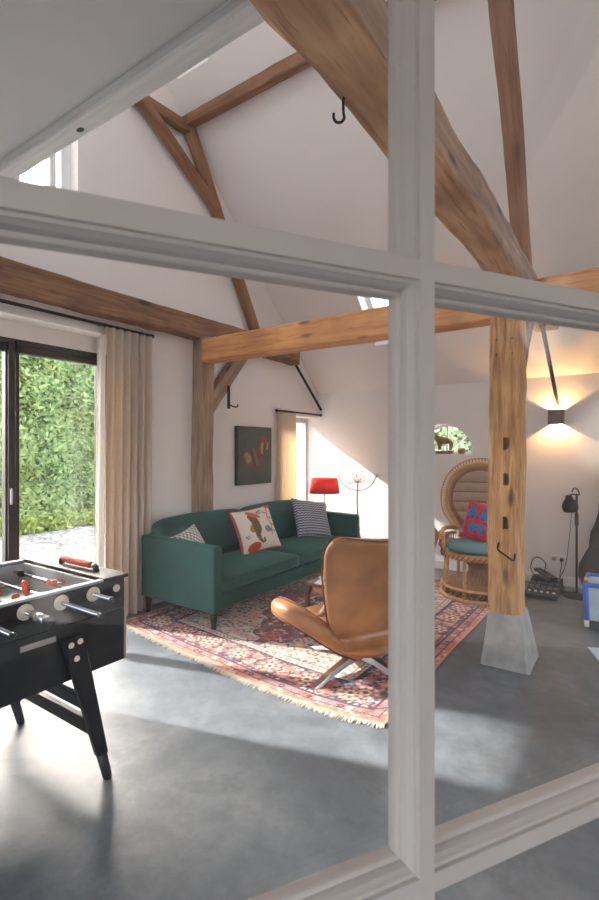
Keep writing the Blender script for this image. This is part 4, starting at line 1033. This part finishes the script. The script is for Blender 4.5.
for s_ in (-1, 1):
    ap = spline([(s_ * .20, .28, .60), (s_ * .28, .18, .615), (s_ * .325, .02, .62), (s_ * .33, -.14, .615), (s_ * .345, -.20, .60), (s_ * .355, -.20, .565), (s_ * .345, -.165, .565)], 30)
    B().tube(ap, .020, 8).build('armrest', RATN, pc, smooth=True)
    B().tube([V((p.x, p.y, p.z - .05)) for p in ap[2:20]], .009, 6).build('arm_cane', RATN, pc, smooth=True)
    B().tube([(s_ * .31, -.14, .42), (s_ * .328, -.14, .61)], .024, 8).build('arm_post', RATN, pc, smooth=True)
    b = B()
    for i in range(2, 19):
        p = ap[i]; d = ap[i + 1] - ap[i]; r0 = .032
        b.tube([V((p.x, p.y, p.z - .09)) + d.normalized() * r0 * cos(k * pi / 5) + V((0, 0, r0 * sin(k * pi / 5))) for k in range(10)], .0045, 4, True)
        b.tube([(p.x * .95, p.y, .435), (p.x, p.y, p.z - .12)], .005, 4)
    b.build('arm_lattice', RATD, pc)['kind'] = 'stuff'
m_ = pc.matrix_basis
TEAL = plain('teal_cotton', rgb(92, 134, 140), .85, var=.06, bump=.15, bscale=200)
b = B().lathe([(.001, 0), (.25, 0), (.29, .015), (.305, .04), (.29, .065), (.25, .078), (.12, .086), (.001, .088)], 40)
cu = b.build('seat_pad', TEAL, None, smooth=True); cu.location = m_ @ V((0, -.02, .436)); tag(cu, 'round teal blue seat pad on the peacock chair', 'seat pad')
B().tube([(.304 * cos(k * pi / 24), .304 * sin(k * pi / 24), .04) for k in range(48)], .006, 6, True).build('piping', TEAL, cu, smooth=True)
def redblue(u, v, s):
    r, bl = rgb(200, 36, 48), rgb(44, 116, 180)
    if s < 0: return r
    c = r; k = mnoise.noise(V((u * 5, v * 5, 1)))
    if .12 < v < .40: c = bl if sin(u * 26 + v * 9) > .1 or k > .25 else r
    if .46 < v < .9: c = bl if abs((u * 3.2) % 1 - .5) < .3 - .12 * sin(v * 18) else r
    if hsh(int(u * 26), int(v * 26), 8) > .86: c = rgb(150, 30, 60)
    return r if v > .9 or v < .04 else c
pillow('red_blue_cushion', 'red and blue embroidered cushion on the peacock chair', (.40, .40), .13, m_ @ V((.05, .05, .69)), lean(rad(-90 + 12), rad(24), rad(-14)), redblue, FAB, 70)

# ------------------------------------------------------------------ half-round window sill: carved bull and small pot
CARV = wood('carved_wood', rgb(92, 62, 34), rgb(142, 102, 60), rgb(168, 128, 82), .5, 10, 30, .2, False)
bu = thing('bull_figurine', 'carved wooden bull figurine on the half-round window sill', 'figurine', (-1.895, YE + .1, AZ))
B().box((0, 0, .02), (.20, .07, .038), None, .004).build('plinth', CARV, bu)
me = bpy.data.meshes.new('bull'); bv = [(.0, 0, .155), (.05, 0, .155), (.085, 0, .158), (-.05, 0, .16), (-.082, 0, .185), (-.105, 0, .20), (-.132, 0, .178),
      (.078, .018, .10), (.076, .018, .043), (.078, -.018, .10), (.076, -.018, .043), (-.055, .018, .10), (-.058, .018, .043), (-.055, -.018, .10), (-.058, -.018, .043), (.10, 0, .12), (.102, 0, .08),
      (-.10, .018, .222), (-.11, .03, .25), (-.10, -.018, .222), (-.11, -.03, .25)]
be = [(0, 1), (1, 2), (0, 3), (3, 4), (4, 5), (5, 6), (2, 7), (7, 8), (2, 9), (9, 10), (3, 11), (11, 12), (3, 13), (13, 14), (2, 15), (15, 16), (5, 17), (17, 18), (5, 19), (19, 20)]
br = [.040, .038, .034, .042, .034, .026, .015, .015, .010, .015, .010, .016, .010, .016, .010, .006, .005, .009, .005, .009, .005]
me.from_pydata(bv, be, []); ob = bpy.data.objects.new('bull_body', me); COL.objects.link(ob); ob.parent = bu; me.materials.append(CARV)
sm = ob.modifiers.new('skin', 'SKIN'); sm.use_smooth_shade = True
for q, r in zip(me.skin_vertices[0].data, br): q.radius = (r, r)
me.skin_vertices[0].data[0].use_root = True; ob.modifiers.new('smooth', 'SUBSURF').render_levels = 2
tag(B().lathe([(.001, 0), (.035, 0), (.045, .03), (.042, .06), (.034, .068), (.030, .06), (.001, .055)], 18).build('small_pot', plain('brown_clay', rgb(150, 110, 88), .7), None, smooth=True, loc=(-1.69, YE + .1, AZ)), 'small brown clay pot on the half-round window sill', 'pot')

# ------------------------------------------------------------------ wall lamp
wx, wz = -.68, 1.738
wlmp = thing('wall_lamp', 'square dark up-and-down wall lamp glowing warm', 'wall lamp', (wx, YE - .06, wz))
SHELL = plain('oxidised_metal', rgb(124, 108, 98), .55, .2, var=.15)
hw, hh = .07, .076
B().span(wx - hw, wx + hw, YE - .118, YE - .110, wz - hh, wz + hh).build('front_plate', SHELL, wlmp, world=True)
for x in (wx - hw, wx + hw - .006): B().span(x, x + .006, YE - .112, YE - .002, wz - hh, wz + hh).build('side_plate', SHELL, wlmp, world=True)
B().span(wx - .03, wx + .03, YE - .02, YE - .001, wz - .05, wz + .05).build('back_plate', SHELL, wlmp, world=True)
B().lathe([(.001, -.022), (.012, -.018), (.014, 0), (.012, .018), (.001, .022)], 14, (wx, YE - .06, wz)).build('bulb', emit_mat('lamp_bulb', (1, .56, .2), 9), wlmp, world=True, smooth=True)
for zz_ in (.036, -.036):
    ll = bpy.data.lights.new('wall_lamp_light', 'POINT'); ll.energy = 12; ll.color = (1, .55, .20); ll.shadow_soft_size = .006
    o = bpy.data.objects.new('wall_lamp_light', ll); COL.objects.link(o); o.parent = wlmp; o.location = (0, 0, zz_)

# ------------------------------------------------------------------ corner with socket, pedalboard, reading lamp, guitar case, crate
WPL = plain('white_plastic', rgb(232, 228, 220), .4, var=.02)
ol = thing('wall_socket', 'white double wall socket above the baseboard', 'socket', (-.67, YE - .006, .267))
B().box((0, 0, 0), (.155, .012, .08), None, .004).build('plate', WPL, ol)
for x in (-.036, .036): B().lathe([(.0225, 0), (.0225, .004), (.019, .004), (.018, -.002), (.001, -.002)], 20, (x, -.006, 0), (0, -1, 0)).build('outlet', plain('ivory_plastic', rgb(206, 200, 190), .4), ol)
tag(B().lathe([(.018, 0), (.019, .02), (.012, .034), (.006, .04)], 16, (-.634, YE - .012, .267), (0, -1, 0)).build('power_plug', BLACKP, None, smooth=True), 'round black power plug in the white socket', 'plug')
CAB = plain('black_cable', rgb(24, 23, 25), .5)
def cable(label, pts, r=.004): return tag(B().tube(spline(pts, 60), r, 6).build('cable', CAB, None, smooth=True), label, 'cable', 'black cables by the end wall')
cable('black cable hanging from the wall plug to the floor', [(-.634, 5.668, .26), (-.634, 5.66, .2), (-.645, 5.64, .10), (-.625, 5.6, .05), (-.60, 5.55, .02), (-.58, 5.46, .01), (-.54, 5.40, .02)])
cable('black cable falling from the small floor lamp head', [(-.515, 5.42, .80), (-.525, 5.44, .72), (-.545, 5.46, .5), (-.58, 5.5, .25), (-.635, 5.48, .10), (-.60, 5.42, .02), (-.56, 5.38, .008)], .0035)
cable('black cable looping up behind the pedalboard', [(-.85, 5.44, .125), (-.90, 5.54, .18), (-.89, 5.60, .26), (-.84, 5.60, .285), (-.775, 5.58, .25), (-.765, 5.54, .19), (-.79, 5.47, .14)], .005)
pb = thing('pedalboard', 'flat black effects pedalboard with rows of small switches', 'pedalboard', (-.80, 5.27, 0))
PBX0, PBX1, PBY0, PBY1 = -.875, -.60, 5.06, 5.50
def pbz(y): return .045 + (y - PBY0) / (PBY1 - PBY0) * .075
B().prism([(PBY0, .008), (PBY1, .008), (PBY1, .12), (PBY0, .045)], (PBX0, PBX1), lambda a, z, d: (d, a, z)).build('case', BLACKP, pb, world=True)
SW = plain('grey_switch', rgb(92, 94, 108), .35, .4); WK = plain('white_mark', rgb(210, 210, 214), .5)
sw0 = None; tl_ = atan2(.075, .44)
for r_ in range(3):
    for k in range(5):
        x, y = PBX0 + .033 + k * .052, PBY0 + .16 + r_ * .105
        loc = (x + .80, y - 5.27, pbz(y) + .004)
        if sw0 is None: sw0 = B().box((0, 0, 0), (.034, .06, .012), None, .003).build('switch', SW, pb, loc=loc, rot=(tl_, 0, 0))
        else: copy_part(sw0, pb, loc)
kn0 = None
for k in range(5):
    x, y = PBX0 + .033 + k * .052, PBY0 + .055; loc = (x + .80, y - 5.27, pbz(y) + .001)
    if kn0 is None: kn0 = B().lathe([(.013, 0), (.012, .012), (.001, .013)], 12).build('knob', WK, pb, loc=loc)
    else: copy_part(kn0, pb, loc)
for x in (PBX0 + .03, PBX1 - .03): B().lathe([(.014, 0), (.014, .009)], 10, (x, PBY0 + .03, 0)).build('foot', BLACKP, pb, world=True)
ep = thing('expression_pedal', 'black rocking expression pedal lying on the pedalboard', 'pedal', (-.745, 5.39, .118), rad(-35))
B().prism([(-.10, 0), (.10, 0), (.10, .03), (-.10, .03)], (-.045, .045), lambda a, z, d: (a, d, z)).build('base', BLACKP, ep)
B().box((0, 0, .055), (.22, .085, .022), (0, rad(14), 0), .008).build('treadle', plain('ribbed_rubber', rgb(44, 36, 34), .8, bump=.5, bscale=120), ep)

FLX, FLY = -.47, 5.36
fl = thing('floor_lamp', 'small black floor lamp with round spot head on a thin pole', 'floor lamp', (FLX, FLY, 0))
BLM = plain('satin_black_metal', rgb(20, 16, 16), .45, .3)
B().lathe([(.001, 0), (.125, 0), (.13, .008), (.12, .02), (.05, .028), (.012, .034)], 32).build('base', BLM, fl, smooth=True)
B().tube([(0, 0, .03), (0, 0, .98)], .010, 10).build('pole', BLM, fl, smooth=True)
B().lathe([(.016, .68), (.018, .70), (.018, .77), (.014, .80)], 12).build('sleeve', plain('dark_red_grip', rgb(70, 34, 30), .5), fl, smooth=True)
B().tube(spline([(-.08, -.01, .94), (-.04, 0, .975), (.02, 0, .972), (.01, 0, 1.02), (-.02, 0, 1.035), (-.04, 0, 1.0)], 24), .0065, 6).build('bracket', BLM, fl, smooth=True)
hd = B().lathe([(.001, .07), (.028, .066), (.036, .03), (.05, .012), (.068, -.02), (.072, -.055), (.058, -.092), (.052, -.092), (.062, -.055), (.03, -.01), (.001, 0)], 24, (-.058, -.02, .90), (-.1, -.1, 1)); hd.build('spot_head', BLM, fl, smooth=True)

gc = thing('guitar_case', 'dark brown guitar case leaning on the end wall', 'guitar case', (-.20, 5.50, 0))
out_ = [(0, .02), (.12, .025), (.21, .08), (.255, .19), (.25, .30), (.205, .40), (.17, .47), (.165, .54), (.155, .62), (.12, .70), (.095, .80), (.085, .95), (.085, 1.20), (.06, 1.25), (0, 1.255)]
pl_ = [(x, z) for x, z in out_] + [(-x, z) for x, z in reversed(out_[1:-1])]
def gy(z, d): return 5.44 + .12 * z + d
b = B(); b.prism(pl_, (-.06, .06), lambda a, z, d: (-.20 + a, gy(z, d), z)); gb = b.build('body', plain('dark_brown_vinyl', rgb(52, 40, 38), .6, var=.15, bump=.2), gc, world=True)
md = gb.modifiers.new('rounded', 'BEVEL'); md.width = .02; md.segments = 3
B().tube([(-.20 + x, gy(z, -.061), z) for x, z in pl_], .006, 5, True).build('zip_seam', BLACKP, gc, world=True)
B().tube(spline([(-.24, gy(.6, -.066), .66), (-.24, gy(.6, -.10), .63), (-.24, gy(.5, -.10), .55), (-.24, gy(.5, -.066), .52)], 12), .009, 6).build('handle', BLACKP, gc, world=True)

cr = thing('plastic_crate', 'pale plastic storage crate with bright blue frame', 'crate', (-.12, 4.62, 0))
BLUE = plain('blue_plastic', rgb(38, 92, 190), .35, var=.05); CLR = plain('cloudy_plastic', rgb(176, 196, 206), .3, var=.06); DKP = plain('charcoal_plastic', rgb(48, 50, 56), .5)
B().prism([(-.36, .04), (.12, .04), (.14, .34), (-.38, .34)], (4.44, 4.80), lambda a, z, d: (a, d, z)).build('tub', CLR, cr, world=True)
B().span(-.355, .12, 4.425, 4.815, 0, .07, .01).build('foot_tray', DKP, cr, world=True)
for x in (-.375, .135):
    for y in (4.44, 4.80): B().tube([(x + .012 * (1 if x < 0 else -1), y, .06), (x, y, .34)], .020, 8).build('corner_post', BLUE, cr, world=True, smooth=True); B().tube([(x + .014 * (1 if x < 0 else -1), y, .02), (x + .012 * (1 if x < 0 else -1), y, .07)], .021, 8).build('corner_foot', WPL, cr, world=True, smooth=True)
for y in (4.44, 4.80): B().box((-.12, y, .345), (.53, .03, .035), None, .008).build('rim', BLUE, cr, world=True)
for x in (-.38, .14): B().box((x, 4.62, .345), (.03, .39, .035), None, .008).build('rim', BLUE, cr, world=True)
B().box((-.37, 4.50, .375), (.035, .05, .018), None, .005).build('latch', plain('yellow_plastic', rgb(226, 178, 40), .4), cr, world=True)
cr.location.x += .045
tag(B().box((-.13, 3.92, .002), (.22, .30, .002), (0, 0, .35)).build('paper_sheet', plain('pale_blue_paper', rgb(196, 208, 232), .8, var=.02)), 'pale blue sheet of paper lying on the concrete floor', 'paper')
tag(B().tube(spline([(-1.16, 5.36, .05), (-1.15, 5.46, .055), (-1.14, 5.54, .07), (-1.13, 5.62, .045)], 14), [.02, .035, .042, .045, .045, .045, .047, .05, .054, .055, .054, .05, .045, .035, .02], 12).build('white_bundle', plain('white_cloth', rgb(208, 210, 214), .9, var=.2, scale=20, bump=.4), None, smooth=True), 'small whitish cloth bundle on the floor behind the peacock chair', 'cloth')

# ------------------------------------------------------------------ portals that guide sky light through the window openings
def portal(loc, rot, sx, sy):
    l = bpy.data.lights.new('sky_portal', 'AREA'); l.shape = 'RECTANGLE'; l.size = sx; l.size_y = sy; l.cycles.is_portal = True
    o = bpy.data.objects.new('sky_portal', l); COL.objects.link(o); o.location = loc; o.rotation_euler = rot
portal((XL - TH - .02, (D1a + D1b) / 2, 1.1), (0, rad(-90), 0), 2.2, 1.5)
portal((XL - TH - .02, 5.28, 1.0), (0, rad(-90), 0), 1.7, .85)
portal((XR + TH + .02, 3.6, 1.35), (0, rad(90), 0), 1.3, 2.0)
portal((0, YB - TH - .02, 1.15), (rad(90), 0, 0), 4.4, 1.7)
for x0, x1, y0, y1 in HF: portal(((x0 + x1) / 2, (y0 + y1) / 2, roofz((y0 + y1) / 2) + .36), (rad(-45), 0, 0), x1 - x0, (y1 - y0) * 1.414)
for x0, x1, y0, y1 in HB: portal(((x0 + x1) / 2, (y0 + y1) / 2, roofz((y0 + y1) / 2) + .36), (rad(45), 0, 0), x1 - x0, (y1 - y0) * 1.414)
